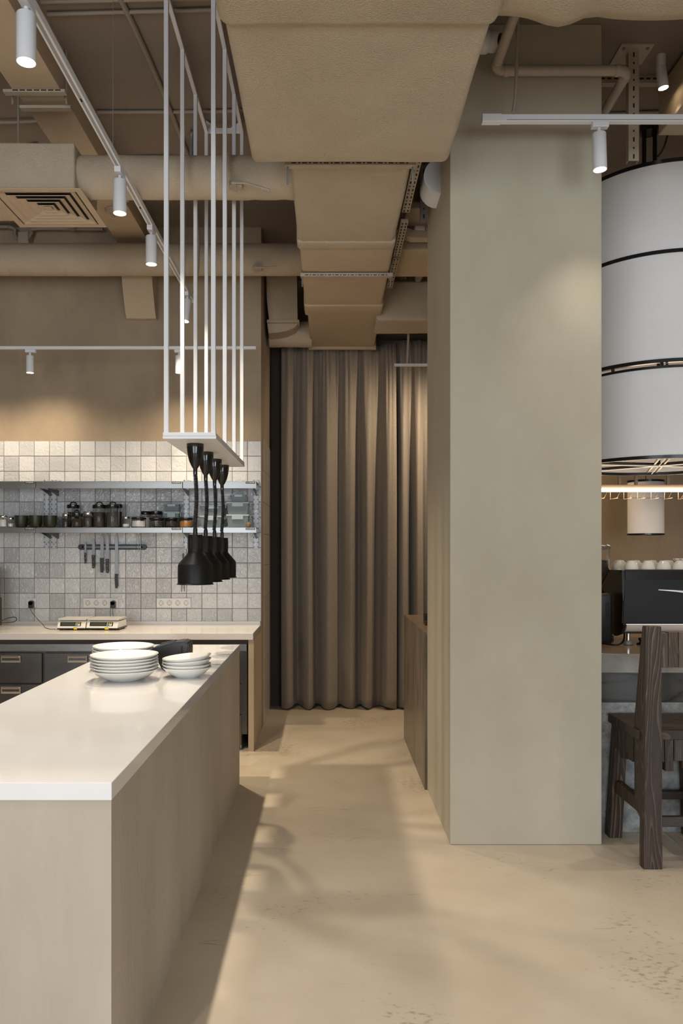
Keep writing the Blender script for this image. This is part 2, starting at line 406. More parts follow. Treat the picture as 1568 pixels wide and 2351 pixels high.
for c in range(20):
    x1 = x_last - (c-1)*TP if c else XK-.004
    x0 = x_last - c*TP
    for r_ in range(12):
        z1 = ZT - r_*TP; z0 = z1-TP
        if r_ == 11: z0 = PZ(1427, YK)
        o = bpy.data.objects.new('tile', rnd.choice(tm)); COL.objects.link(o); o.parent = wall_back
        o.location = Vector(((x0+x1)/2, YK-.002+rnd.uniform(-.0008, .0008), (z0+z1)/2)) - wo
        o.scale = ((x1-x0-.0035)/.127, 1, (z1-z0-.0035)/.127)
        o.rotation_euler = (rnd.uniform(-.006, .006), 0, rnd.uniform(-.006, .006))
# large tiles low on the passage side of that wall
stm = MB().box(0, .006, -.165, .165, -.139, .139, bev=.002, seg=1)
st0 = stm.build('tile', M_tileside, wall_back, local=True)
k = 0
for j in range(3):
    for i in range(9):
        z = .005+.139+i*.281
        if z > 2.5: continue
        o = st0 if k == 0 else st0.copy()
        if k: COL.objects.link(o)
        k += 1
        o.location = Vector((XK-.006, 7.10+.332*j+.02, z)) - wo

# ---------------------------------------------------------------- island
YN, YFI, XR, XL = 2.113, 5.187, -.583, -1.338
isl = thing('kitchen_island', 'long plastered kitchen island with white quartz top and mitred slab edge', 'kitchen island', (-.96, 3.65, 0))
MB().box(XL+.01, XR-.002, YN+.004, YFI-.004, 0, .875).build('body', M_island, isl)
MB().box(XL, XR, YN, YFI, .874, .922, bev=.002).build('worktop', M_quartz, isl)

# back counter run
ZCT = PZ(1454, 6.0); ZCB = PZ(1469, 6.0)
ctr = thing('back_worktop', 'white quartz worktop with low upstand along the tiled kitchen wall', 'worktop', (-2, 6.3, ZCB))
MB().box(-3.3, XK-.006, 6.0, YK-.01, ZCB, ZCT, bev=.002).build('slab', M_quartz2, ctr)
MB().box(-3.3, XK-.012, YK-.022, YK-.006, ZCT, PZ(1426.5, YK-.02)).build('upstand', M_quartz2, ctr)
ep = MB().box(XK-.045, XK-.003, 6.02, 6.71, 0, ZCB-.001).build('end_panel', M_panel)
tagit(ep, 'beige plastered end panel closing the back counter at the passage', 'panel')
ep.name = 'counter_end_panel'
# refrigerated drawer cabinets under the back counter
def handle(parent, x, z, y):
    h = MB().box(x-.078, x+.078, y-.012, y, z-.028, z+.028, bev=.004).build('handle', M_chrome, parent)
    MB().box(x-.066, x+.066, y-.0135, y-.011, z-.012, z+.008).build('grip_recess', M_steel2, h)
    MB().box(x-.066, x+.066, y-.020, y-.011, z+.008, z+.018, bev=.003).build('grip_bar', M_chrome, h)
YD = 6.06
def cab(x0, x1, label, drawers):
    t = thing('refrigerated_cabinet', label, 'cabinet', ((x0+x1)/2, 6.35, 0))
    MB().box(x0, x1, YD+.015, 6.68, .12, ZCB-.035).build('body', M_steel2, t)
    MB().box(x0, x1, YD-.005, YD+.02, PZ(1495, YD), PZ(1478, YD), bev=.003).build('top_rail', M_steel, t)
    for (a, b, rows) in drawers:
        z = PZ(1497.5, YD)
        for q in range(rows):
            h_ = .235
            d = MB().box(a+.004, b-.004, YD-.012, YD+.014, z-h_, z-.004, bev=.003).build('drawer', M_steel2, t)
            handle(d, (a+b)/2+.0, z-.048, YD-.012); z -= h_+.005
    for sx in (x0+.06, x1-.06):
        for sy in (YD+.08, 6.6): MB().cyl((sx, sy, 0), (sx, sy, .12), .02, n=12).build('leg', M_steel, t)
    return t
xa = PX(-90, YD); xb = PX(99.5, YD)
def cabx(p): return PX(p, YD)
cab(-3.25, cabx(258), 'steel refrigerated cabinet with two drawer stacks below the scales', [(cabx(-38)-.02, cabx(98.5), 3), (cabx(102), cabx(257), 3), (cabx(-260), cabx(-44), 3)])
cab(cabx(260), cabx(567), 'steel refrigerated cabinet beside the beige end panel behind the plates', [(cabx(262), cabx(410), 3), (cabx(412), cabx(556), 3)])
MB_k = MB().box(-3.25, XK-.05, 6.05, 6.09, ZCB-.036, ZCB-.002).build('gap_shade_rail', M_dark)  # dark strip painting the shade in the gap under the worktop
tagit(MB_k, 'dark rail painted as the shade in the gap just below the back worktop', 'rail')

# ---------------------------------------------------------------- ducts
def rbox(x0, x1, y0, y1, z0, z1, bev, wob=0, seg=4, ny=1, nx=1):
    b = MB(); b.box(x0, x1, y0, y1, z0, z1, bev=bev, seg=seg)
    if wob:
        bmesh.ops.subdivide_edges(b.b, edges=[e for e in b.b.edges if e.calc_length() > .25], cuts=6, use_grid_fill=True)
        from mathutils import noise
        for v in b.b.verts:
            q = noise.noise_vector(v.co*3.1)*wob + noise.noise_vector(v.co*9)*wob*.35
            v.co += q
    return b
Z1 = H+1.86; Z2 = H+1.93
du = thing('main_air_duct', 'wide foam-wrapped air duct under the ceiling, running to the curtain', 'air duct', (.1, 4, Z1))
rbox(-.367, .582, 2.74, 3.79, Z1, Z1+.62, .035, .004).build('wide_section', M_foam, du, smooth=60)
rbox(-.385, .60, -3.0, 2.78, Z1-.02, Z1+.64, .045, .004).build('collar_section', M_foam, du, smooth=60)
rbox(-.19, .42, 3.75, 5.01, Z2, Z2+.42, .03, .0025).build('middle_section', M_foam, du, smooth=60)
rbox(-.196, .427, 4.90, 5.03, Z2-.008, Z2+.43, .02, .002).build('joint_wrap', M_foam, du, smooth=60)
rbox(-.183, .428, 5.0, 6.44, Z2+.008, Z2+.42, .022, .002).build('middle_section', M_duct, du, smooth=60)
rbox(-.19, .44, 6.20, 6.46, Z2-.002, Z2+.43, .02, .003).build('joint_wrap', M_duct, du, smooth=60)
rbox(-.167, .442, 6.42, 7.52, Z2+.012, Z2+.40, .015, .0015).build('end_section', M_duct, du, smooth=60)
MB().box(-.185, .46, 7.50, 7.545, Z2-.01, Z2+.42, bev=.004).build('flange', M_duct, du)
# wrapped branch crossing the top of the picture over the pillar
b = MB(); ny = 14; nxx = 60
from mathutils import noise as NZ
pts = []
prof = [(2.87, .62), (2.87, .35), (2.87, .10), (2.84, .03), (2.76, 0), (2.6, -.005), (2.45, 0), (2.3, .01), (2.24, .05), (2.22, .2), (2.22, .62)]
vr = []
for i in range(nxx+1):
    x = .57 + (4.6-.57)*(i/nxx)**1.35
    row = []
    for (y, z) in prof:
        bulge = -.032*math.exp(-((x-.83)/.085)**2) + .012*math.exp(-((x-.95)/.05)**2) - .01*math.exp(-((x-1.25)/.2)**2)
        q = NZ.noise_vector(Vector((x*4, y*2, z*2)))*.014
        row.append(b.b.verts.new((x+q.x*.3, y+q.y, H+1.90+z+(bulge if z < .3 else 0)+q.z)))
    vr.append(row)
for i in range(nxx):
    for j in range(len(prof)-1): b.b.faces.new([vr[i][j], vr[i+1][j], vr[i+1][j+1], vr[i][j+1]])
    b.b.faces.new([vr[i][-1], vr[i+1][-1], vr[i+1][0], vr[i][0]])
b.b.faces.new(vr[0]); b.b.faces.new(vr[-1])
tagit(b.build('branch_air_duct', M_foam, smooth=60), 'lumpy foam-wrapped branch duct crossing in front of the pillar top', 'air duct')
# round ducts
def wobtube(p0, p1, r, seg=30, n=36, wob=.003, joints=()):
    b = MB(); P0 = Vector(p0); P1 = Vector(p1)
    path = [P0.lerp(P1, i/seg) for i in range(seg+1)]
    rr = []
    for i, p in enumerate(path):
        q = r + NZ.noise(p*5)*wob
        for jx in joints: q -= .004*math.exp(-((p.x-jx)/.02)**2)
        rr.append(q)
    return b.tube(path, rr, n)
YR1 = 4.43; zr1 = H+(1262-408.5)*YR1/F
YR2 = 6.29; zr2 = H+(1262-596.5)*YR2/F
tagit(wobtube((PX(183, 4.43), YR1, zr1), (-.17, YR1, zr1), .115, joints=(-.42, -.25)).build('round_air_duct', M_foam, smooth=60), 'round foam-wrapped duct from the ceiling cassette to the main duct', 'air duct')
tagit(wobtube((-5.1, YR2, zr2), (-.16, YR2, zr2), .124, seg=60, joints=(-.6, -.3)).build('round_air_duct', M_foam, smooth=60), 'longer round foam-wrapped duct close to the kitchen wall', 'air duct')
def damper(Y, zc, px, pylever, s=1):
    x = PX(px, Y); z = PZ(pylever, Y)
    t = thing('damper_handle', 'beige damper lever under the %s round duct' % ('shorter' if s else 'longer'), 'lever', (x, Y-.13, z))
    MB().box(x-.035, x+.035, Y-.15, Y-.10, z-.012, z+.02, bev=.003).build('clamp', M_pipe, t)
    MB().tube([(x-.02, Y-.16, z), (x+.06, Y-.165, z-.004), (x+.19*(1 if s else .85), Y-.17, z-(.045 if s else .0))], .007, 8).build('lever', M_pipe, t)
    MB().cyl((x, Y-.155, z-.045), (x, Y-.155, z+.01), .006, n=8).build('screw', M_pipe, t)
damper(YR1, zr1, 548, 450, 1)
damper(YR2, zr2, 594, 630, 0)
# flat rectangular duct running back above the cassette, turning down at the wall
xd0, xd1 = -1.715, -1.455; zb = H+2.50
fd = thing('flat_air_duct', 'flat rectangular beige duct under the ceiling bending down at the wall', 'air duct', (-1.58, 4, zb))
MB().box(xd0, xd1, -2.0, 4.32, zb, ZC, bev=.004).build('duct_section', M_duct, fd)
MB().box(xd0+.006, xd1-.006, 4.32, 5.30, zb+.008, ZC, bev=.004).build('duct_section', M_duct, fd)
MB().box(xd0-.004, xd1+.004, 5.30, 5.62, zb-.002, ZC, bev=.004).build('duct_section', M_duct, fd)
# bend: quarter-round outer skin
bp = [(5.62, ZC-.005), (5.62, zb+.005), (6.0, zb-.01)] + [(6.66-.56*cos(R(a))*1.0, PZ(730, YK)+(zb-.08-PZ(730, YK))*sin(R(a))) for a in (62, 48, 34, 20, 8, 0)]
bp += [(YK-.002, PZ(730, YK)), (YK-.002, ZC-.005)]
bp = [(min(y, YK-.002), z) for y, z in bp]
zq_ = [(6.43, zb), (6.452, H+2.42), (6.48, H+2.32), (6.52, H+2.2), (6.57, H+2.09), (6.62, H+2.0), (6.655, H+1.962)]
cv = [(5.62, ZC-.005), (5.62, zb)] + zq_ + [(YK-.002, H+1.962), (YK-.002, ZC-.005)]
MB().prism(cv, 'x', xd0+.004, xd1-.004).build('bend', M_duct, fd, smooth=30)
for yy in (5.32, 5.60):
    MB().box(xd0-.03, xd1+.03, yy-.012, yy+.012, zb-.012, zb+.002).build('flange', M_duct, fd)
sd = thing('smoke_detector', 'round ceiling smoke detector under the flat duct', 'detector', ((xd0+xd1)/2+.01, 5.78, zb-.03))
sd.location = (-1.58, 5.76, zb-.002)
MB().cyl((-1.58, 5.76, zb-.03), (-1.58, 5.76, zb-.002), .052, .058, n=28).build('base', M_pipe, sd, smooth=40)
MB().cyl((-1.58, 5.76, zb-.06), (-1.58, 5.76, zb-.03), .014, .02, n=12).build('sensor_tip', M_pipe, sd, smooth=40)

# ceiling cassette with square diffuser
cs = thing('ceiling_cassette', 'boxy foam-wrapped air cassette with a square louvred diffuser below', 'air cassette', (-1.7, 4.5, H+1.95))
rbox(-2.02, PX(171, 4.29), 4.29, 4.72, H+1.975, H+2.23, .012, .003).build('plenum_box', M_foam, cs, smooth=60)
dx1 = PX(186, 4.25); dx0 = dx1-.527; dy0, dy1 = 4.245, 4.75; zf = H+1.953
cxm = (dx0+dx1)/2; cym = (dy0+dy1)/2; hx = (dx1-dx0)/2; hy = (dy1-dy0)/2
def frame_ring(f0, f1, z0, z1, zt=.004):
    b = MB()
    def rect(f, z): return [b.b.verts.new((cxm+sx*hx*f, cym+sy*hy*f, z)) for sx, sy in ((-1, -1), (1, -1), (1, 1), (-1, 1))]
    A, B, A2, B2 = rect(f0, z0), rect(f1, z1), rect(f0, z0+zt), rect(f1, z1+zt)
    for p, q in ((A, B), (A2, B2), (A, A2), (B, B2)):
        for i in range(4): b.b.faces.new([p[i], p[(i+1) % 4], q[(i+1) % 4], q[i]])
    return b
frame_ring(1.0, .86, zf, zf).build('diffuser_frame', M_duct, cs)
for i in range(5):
    f = .86-.165*i
    frame_ring(f-.035, f-.165, zf+.001, zf+.015).build('louvre', M_duct, cs)
MB().box(cxm-hx*.08, cxm+hx*.08, cym-hy*.08, cym+hy*.08, zf+.002, zf+.008).build('centre_plate', M_duct, cs)
MB().box(cxm-hx*.85, cxm+hx*.85, cym-hy*.85, cym+hy*.85, zf+.016, zf+.02).build('back_plate', M_hole, cs)

# vertical duct bend beside the kitchen wall, beyond the second round duct
Yv = 7.0
vd = thing('vertical_air_duct', 'beige rectangular duct dropping with an arched top beside the wall corner', 'air duct', (-.4, 7.1, H+1.9))
s_ = F/7.2
MB().prism(arc(PX(690, 7.2), PZ(585, 7.2), .315, 0, 180, 24), 'y', 7.12, 7.30).build('arched_cheek', M_duct, vd, smooth=30)
MB().prism([(PX(611, Yv), PZ(600, Yv)), (PX(681, Yv), PZ(600, Yv)), (PX(683, Yv), PZ(737, Yv)), (PX(618, Yv), PZ(737, Yv)), (PX(613, Yv), PZ(690, Yv))], 'y', Yv, Yv+.12).build('duct_section', M_duct, vd)
MB().box(PX(613, Yv), PX(687, Yv), Yv-.012, Yv+.12, PZ(741, Yv), PZ(735, Yv)).build('flange', M_duct, vd)
MB().prism([(PX(613, Yv), PZ(740, Yv)), (PX(684, Yv), PZ(740, Yv)), (PX(676, Yv), PZ(750, Yv)), (PX(660, Yv), PZ(757, Yv)), (PX(640, Yv), PZ(761, Yv)), (PX(616, Yv), PZ(763, Yv))], 'y', Yv+.03, Yv+.3).build('elbow_cheek', M_duct, vd, smooth=40)
tagit(wobtube((-.545, 7.34, PZ(768, 7.34)), (-.15, 7.34, PZ(768, 7.34)), .12, seg=16, wob=.004, joints=(-.42,)).build('short_round_duct', M_duct, smooth=60), 'short round duct just above the curtain header beside the wall', 'air duct')
# side branch beyond the pillar
br = rbox(.40, 2.4, 6.50, 6.92, PZ(735, 6.5), PZ(645, 6.5), .02, .009)
tagit(br.build('side_branch_duct', M_foam, smooth=60), 'crumpled foam-wrapped branch duct above the curtain beside the pillar', 'air duct')
tagit(rbox(.47, 1.5, 5.55, 6.1, PZ(580, 5.6), PZ(540, 5.6), .01, 0).build('cross_duct', M_duct, smooth=60), 'plain beige sheet duct high up behind the pillar', 'air duct')
tagit(rbox(.51, 1.6, 5.08, 5.35, PZ(480, 5.08), PZ(462, 5.08), .01, 0).build('cross_tray', M_pipe, smooth=60), 'grey-brown flat tray high up between main duct and pillar', 'cable tray')

# slotted support channels
def slots_along(p0, p1, n, du_, dv, off):
    """dark slot pieces between p0 and p1; du_ half length vector, dv half width vector, off normal offset"""
    b = MB(); p0 = Vector(p0); p1 = Vector(p1)
    for i in range(n):
        c = p0.lerp(p1, (i+.5)/n)+Vector(off)
        a = Vector(du_); d = Vector(dv)
        if i % 2 and n > 12: a = a*.4
        nrm = a.cross(d).normalized()*.0006
        vs = [c-a-d, c+a-d, c+a+d, c-a+d]
        V = [b.b.verts.new(v+nrm) for v in vs]; W = [b.b.verts.new(v-nrm) for v in vs]
        b.b.faces.new(V); b.b.faces.new(W[::-1])
        for k in range(4): b.b.faces.new([V[k], W[k], W[(k+1) % 4], V[(k+1) % 4]])
    return b
def cross_channel(Y, pxa, pxb, py, label, rod_l=.1):
    xa, xb = PX(pxa, Y), PX(pxb, Y); z = Z2-.022
    t = thing('support_channel', label, 'support rail', ((xa+xb)/2, Y, z), group=None)
    MB().box(xa, xb, Y-.02, Y+.02, z-.004, z+.02).build('channel', M_chan, t)
    slots_along((xa+.03, Y-.0205, z+.006), (xb-.03, Y-.0205, z+.006), 22, (.012, 0, 0), (0, 0, .0025), (0, 0, 0)).build('slots', M_hole, t)
    for x in (xa+.012, xb-.014): MB().cyl((x, Y, z-rod_l), (x, Y, ZC-.002), .005, n=8).build('threaded_rod', M_gchan, t)
cross_channel(3.90, 655, 954, 380, 'slotted channel under the main duct at its wide step', .09)
cross_channel(5.48, 690, 901, 629, 'slotted channel under the main duct near the second round duct', .07)
for (ya, yb, tag_) in ((3.85, 4.62, 'nearest the camera'), (4.75, 5.25, 'halfway along'), (5.35, 6.0, 'nearest the curtain')):
    pass
def long_channel(x, ya, yb, z, label):
    t = thing('slotted_channel', label, 'support rail', (x, ya, z))
    MB().box(x, x+.045, ya, yb, z, z+.02).build('channel', M_chan, t)
    n = int((yb-ya)/.045)
    b1 = slots_along((x+.012, ya, z-.0008), (x+.012, yb, z-.0008), n, (0, .012, 0), (.004, 0, 0), (0, 0, 0)); b1.build('slots', M_hole, t)
    slots_along((x+.034, ya, z-.0008), (x+.034, yb, z-.0008), n, (0, .012, 0), (.004, 0, 0), (0, 0, 0)).build('slots', M_hole, t)
long_channel(.445, 3.95, 4.72, Z2+.10, 'slotted channel beside the main duct, next to its wide step')
long_channel(.452, 4.86, 5.42, Z2+.10, 'slotted channel beside the main duct, middle of three')
long_channel(.458, 5.52, 6.15, Z2+.12, 'slotted channel beside the main duct, nearest the curtain')
def strut_post(x, Y, z0, z1, w_, label, m=M_gchan):
    t = thing('strut_post', label, 'support rail', (x, Y, z0))
    MB().prism([(x-w_/2, Y+.04), (x-w_/2, Y), (x+w_/2, Y), (x+w_/2, Y+.04), (x+w_/2-.003, Y+.04), (x+w_/2-.003, Y+.003), (x-w_/2+.003, Y+.003), (x-w_/2+.003, Y+.04)], 'z', z0, z1).build('channel', m, t)
    n = int((z1-z0)/.045)
    slots_along((x, Y-.001, z0), (x, Y-.001, z1), n, (0, 0, .012), (.004, 0, 0), (0, 0, 0)).build('slots', M_hole, t)
    return t
strut_post(PX(973, 4.9), 4.9, PZ(505, 4.9), ZC, .042, 'vertical slotted strut hanging beside the half-round sconce')
strut_post(PX(927, 6.3), 6.3, PZ(640, 6.3), PZ(588, 6.3), .04, 'short vertical slotted strut behind the main duct')
t = thing('pipe_elbow', 'grey pipe elbow above the curtain beside the pillar', 'pipe', (PX(930, 6.25), 6.25, PZ(640, 6.25)))
MB().tube(smoothpath([(PX(908, 6.25), 6.25, PZ(617, 6.25)), (PX(918, 6.25), 6.25, PZ(622, 6.25)), (PX(930, 6.25), 6.25, PZ(621, 6.25)), (PX(939, 6.25), 6.25, PZ(610, 6.25)), (PX(940, 6.25), 6.25, PZ(590, 6.25))]), .016, 12).build('bend', M_gchan, t, smooth=60)
MB().box(PX(934, 6.2), PX(944, 6.2), 6.2, 6.25, PZ(611, 6.2), PZ(590, 6.2), bev=.003).build('coupling', M_gchan, t)
tagit(MB().tube([(PX(985, 5.6), 5.2, PZ(555, 5.4)), (PX(960, 6.4), 6.4, PZ(640, 6.4))], .03, 14).build('sloping_pipe', M_conduit, smooth=60), 'sloping brown pipe running back behind the pillar', 'pipe')
tagit(MB().prism([(PX(905, 5.3), PZ(535, 5.3)), (PX(945, 5.3), PZ(548, 5.3)), (PX(990, 5.3), PZ(548, 5.3)), (PX(990, 5.3), PZ(532, 5.3)), (PX(950, 5.3), PZ(531, 5.3)), (PX(925, 5.3), PZ(522, 5.3))], 'y', 5.28, 5.36).build('cable_tray_bracket', M_chan), 'angled tray bracket spanning from main duct to pillar', 'bracket')

# clamp bracket across the flat duct
cl = thing('hanger_clamp', 'double slotted hanger clamp under the flat ceiling duct', 'bracket', (-1.6, 4.3, zb-.03))
zz = zb-.012
MB().box(PX(66, 4.62), PX(197, 4.62), 4.25, 4.29, zz-.005, zz+.011, bev=.002).build('upper_bar', M_chan, cl)
MB().box(PX(84, 4.62), PX(195, 4.62), 4.36, 4.40, zz-.03, zz-.014, bev=.002).build('lower_bar', M_chan, cl)
slots_along((PX(85, 4.62), 4.249, zz+.003), (PX(190, 4.62), 4.249, zz+.003), 7, (.015, 0, 0), (0, 0, .003), (0, 0, 0)).build('slots', M_hole, cl)
for x in (PX(74, 4.62), PX(190, 4.62)): MB().cyl((x, 4.33, zz-.03), (x, 4.33, ZC-.001), .006, n=8).build('threaded_rod', M_conduit, cl)
# conduits and rods on the ceiling
def conduit(name, pts, r, label, m=None, cat='conduit', flex=False, n=10):
    p = smoothpath(pts, 8) if len(pts) > 2 else pts
    b = MB()
    if flex:
        P = [Vector(q) for q in p]; out = []; rr = []
        for a, c in zip(P, P[1:]):
            k_ = max(2, int((c-a).length/(r*.7)))
            for i in range(k_): out.append(a.lerp(c, i/k_))
        rr = [r*(1 if i % 2 else .82) for i in range(len(out))]
        b.tube(out, rr, 8)
    else: b.tube(p, r, n)
    return tagit(b.build(name, m or M_conduit, smooth=60), label, cat)
zc = ZC-.014
conduit('ceiling_conduit', [(-1.14, 2.6, zc), (-1.005, 4.35, zc), (-.97, 5.9, zc)], .016, 'straight painted conduit running back along the ceiling between track and frame')
conduit('flexible_conduit', [(-1.44, 4.02, zc), (-.4, 3.98, zc)], .011, 'upper ribbed conduit across the ceiling at the top of the picture', flex=True)
conduit('flexible_conduit', [(-1.44, 3.93, zc), (-.4, 3.9, zc)], .011, 'lower of two ribbed conduits across the ceiling at the top of the picture', flex=True)
conduit('flexible_conduit', [(-1.45, 4.92, zc), (-.9, 4.92, zc+.002), (-.4, 4.9, zc)], .012, 'ribbed conduit crossing the ceiling above the hanging frame', flex=True)
conduit('flexible_conduit', [(-1.45, 5.50, zc), (-1.2, 5.48, zc), (-.98, 5.5, zc)], .013, 'short ribbed conduit on the ceiling just behind the round duct', flex=True)
conduit('flexible_conduit', [(-2.9, 5.0, zc), (-2.1, 5.02, zc-.01), (-1.72, 5.0, zc)], .011, 'ribbed conduit on the ceiling over the cassette', flex=True)
conduit('drop_conduit', [(-.89, 5.15, zc), (-.90, 5.17, zc-.03), (-.905, 5.2, zc-.25), (-.93, 5.55, 3.9), (-.985, 5.95, 3.75), (-1.045, 6.12, H+2.0)], .012, 'thin conduit dropping from the ceiling to the end of the long track', M_gchan)
conduit('sloping_pipe', [(PX(104, 5.5), 5.3, ZC-.04), (PX(157, 6.5), 6.6, ZC-.05)], .028, 'sloping beige pipe behind the cassette diffuser', M_pipe, 'pipe')
tagit(MB().cyl((PX(42, 4.5), 4.5, H+2.22), (PX(42, 4.5), 4.5, ZC), .006, n=8).build('threaded_rod', M_conduit), 'threaded rod holding the ceiling cassette', 'rod')
conduit('track_power_loop', [(-5, 6.62, PZ(520, 6.62)), (-3.0, 6.64, PZ(521, 6.64)), (PX(25, 6.64), 6.64, PZ(522, 6.64)), (PX(35, 6.64), 6.64, PZ(540, 6.64)), (PX(44, 6.64), 6.64, PZ(552, 6.64))], .016, 'flexible conduit looping down into the wall junction box', M_conduit, flex=True)
conduit('track_power_loop', [(PX(64, 6.64), 6.64, PZ(552, 6.64)), (PX(72, 6.64), 6.64, PZ(535, 6.64)), (PX(85, 6.64), 6.64, PZ(525, 6.64)), (PX(240, 6.64), 6.64, PZ(526, 6.64))], .016, 'flexible conduit leaving the wall junction box along the ceiling edge', M_conduit, flex=True)
jb = thing('junction_box', 'square painted junction box high on the kitchen wall', 'junction box', (PX(54, 6.62), 6.64, PZ(558, 6.62)))
MB().box(PX(42, 6.62), PX(66, 6.62), 6.61, YK, PZ(558, 6.62), PZ(533, 6.62), bev=.004).build('box', M_chan, jb)
MB().box(PX(43.5, 6.62), PX(64.5, 6.62), 6.605, 6.61, PZ(556, 6.62), PZ(535, 6.62), bev=.002).build('lid', M_chan, jb)

# ---------------------------------------------------------------- tracks and spots
def head_parts(t, x, y, ztop, r, h, tilt=(0, 0), col=NEUT, adapter=True, ax='y', e=None, tgt=None, ang=115):
    """track adapter, neck, cylinder body, glowing lens"""
    if adapter:
        if ax == 'y': MB().box(x-.017, x+.017, y-.05, y+.05, ztop-.028, ztop, bev=.003).build('adapter', M_white, t)
        else: MB().box(x-.035, x+.045, y-.017, y+.017, ztop-.026, ztop, bev=.003).build('adapter', M_white, t)
    MB().cyl((x, y, ztop-.06), (x, y, ztop-.02), .009, n=12).build('neck', M_white, t, smooth=40)
    zt = ztop-.052; zb_ = zt-h
    m = Matrix.Translation((x, y, zt)) @ Matrix.Rotation(tilt[0], 4, 'X') @ Matrix.Rotation(tilt[1], 4, 'Y')
    b = MB().lathe([(0, 0), (r*.93, 0), (r, -.004), (r, -h), (r*.93, -h), (r*.9, -h+.012), (0, -h+.012)], n=32); b.xform(m)
    b.build('body', M_white, t, smooth=40)
    g = MB().lathe([(0, -h+.008), (r*.9, -h+.008), (r*.9, -h+.010), (0, -h+.010)], n=28); g.xform(m); g.build('lens', M_glow, t)
    p = m @ Vector((0, 0, -h-.004)); d = (m.to_3x3() @ Vector((0, 0, -1)))
    spot_light('spot_beam', p, p+d if tgt is None else tgt, e, ang, col)
ZTR = H+1.95
xt = lambda Y: -1.07
lt = thing('lighting_track', 'long white lighting track running from the camera towards the kitchen wall', 'lighting track', (-1.07, 4, ZTR))
MB().box(-1.086, -1.054, -1.0, 6.20, ZTR, ZTR+.034, bev=.002).build('rail', M_white, lt)
MB().box(-1.0765, -1.0635, -1.0, 6.14, ZTR-.001, ZTR+.003).build('groove', mat('track groove', (.28,.28,.29), .4), lt)
for y, l in ((2.55, ''), (3.4, ''), (4.47, '')):
    MB().box(-1.074, -1.066, y-.012, y+.012, ZTR-.0018, ZTR+.001).build('contact_slot', M_hole, lt)
for y in (1.2, 3.9, 5.9): MB().cyl((-1.07, y, ZTR+.03), (-1.07, y, ZC), .0012, n=5).build('suspension_wire', M_conduit, lt)
for Y, lab, tl in ((2.78, 'white cylinder spotlight nearest the camera on the long track', (0, 0)), (4.03, 'second white cylinder spotlight on the long track, below the round duct', (0, 0)),
               (4.75, 'third white cylinder spotlight on the long track, over the round duct near the wall', (0, 0)), (5.96, 'last white cylinder spotlight at the wall end of the long track', (-.12, .10))):
    t = thing('track_spotlight', lab, 'spotlight', (-1.07, Y, ZTR-.25), group='spotlights on the long track')
    head_parts(t, -1.07, Y, ZTR, .034, .17, tl, col=NEUT if Y < 4.5 else WALLW, e=SPOT_E*(.68 if Y < 4.5 else 1.3))
for Y in (0.6, 1.7):
    spot_light('spot_beam', (-1.07, Y, ZTR-.22), (-1.07, Y, 0), SPOT_E*.68, 115, NEUT)
for (x_, y_) in ((1.2, .4), (2.4, 1.2), (3.0, 2.4), (.3, -1.5)):  # added unseen spots that fill the room with light, no fixtures
    spot_light('spot_beam', (x_, y_, 3.4), (x_, y_, 0), 78, 110, NEUT)
# wall washing track parallel to the kitchen wall
YW = 6.22; zw = PZ(802, YW)
wt = thing('lighting_track', 'thin white track hung parallel to the kitchen wall above the tiles', 'lighting track', (-2, YW, zw))
MB().box(-3.4, PX(588, YW), YW-.015, YW+.015, zw, zw+.022, bev=.002).build('rail', M_white, wt)
for px in (22, 150, 395): MB().cyl((PX(px, YW), YW, zw+.02), (PX(px, YW), YW, ZC), .0012, n=5).build('suspension_wire', M_conduit, wt)
for px, lab in ((69, 'small white spotlight on the wall track over the green mugs'), (411, 'small white spotlight on the wall track behind the hanging frame')):
    x = PX(px, YW)
    t = thing('track_spotlight', lab, 'spotlight', (x, YW, zw-.2), group='spotlights on the wall track')
    head_parts(t, x, YW, zw, .030, .135, (.0, 0), ax='x', e=38, tgt=(x, YW+.30, zw-1.2), ang=138, col=WALLW)
spot_light('spot_beam', (-3.1, YW, zw-.2), (-3.1, YW+.30, zw-1.2), 38, 138, WALLW)
# track in front of the pillar
YP = 3.83; zp = PZ(282, YP)
pt = thing('lighting_track', 'white lighting track hanging in front of the pillar', 'lighting track', (1.6, YP, zp))
MB().box(PX(1108, YP), 4.2, YP-.017, YP+.017, zp, zp+.034, bev=.002).build('rail', M_white, pt)
MB().box(PX(1162, YP), 4.2, YP-.0175, YP-.0165, zp+.004, zp+.008).build('groove', mat('track groove', (.28,.28,.29), .4), pt)
MB().box(PX(1106, YP), PX(1150, YP), YP-.019, YP+.019, zp-.002, zp+.036, bev=.002).build('end_feed', M_white, pt)
for px, lab, hid in ((1375, 'white cylinder spotlight on the track in front of the pillar', 0), (1800, None, 1)):
    x = PX(px, YP)
    if hid: spot_light('spot_beam', (x, YP, zp-.24), (x, YP-.2, 0), 60, 90, NEUT); continue
    t = thing('track_spotlight', lab, 'spotlight', (x, YP, zp-.25))
    head_parts(t, x, YP, zp, .0335, .178, (.0, -.03), ax='x', e=22, ang=90)
conduit('track_feed_cable', [(PX(1190, 3.86), 3.86, ZC-.02), (PX(1187, 3.86), 3.86, PZ(120, 3.86)), (PX(1183, 3.86), 3.86, PZ(220, 3.86)), (PX(1178, 3.86), 3.86, PZ(258, 3.86))], .0095, 'ribbed beige feed cable dropping to the pillar track', M_pipe, 'cable', flex=True)
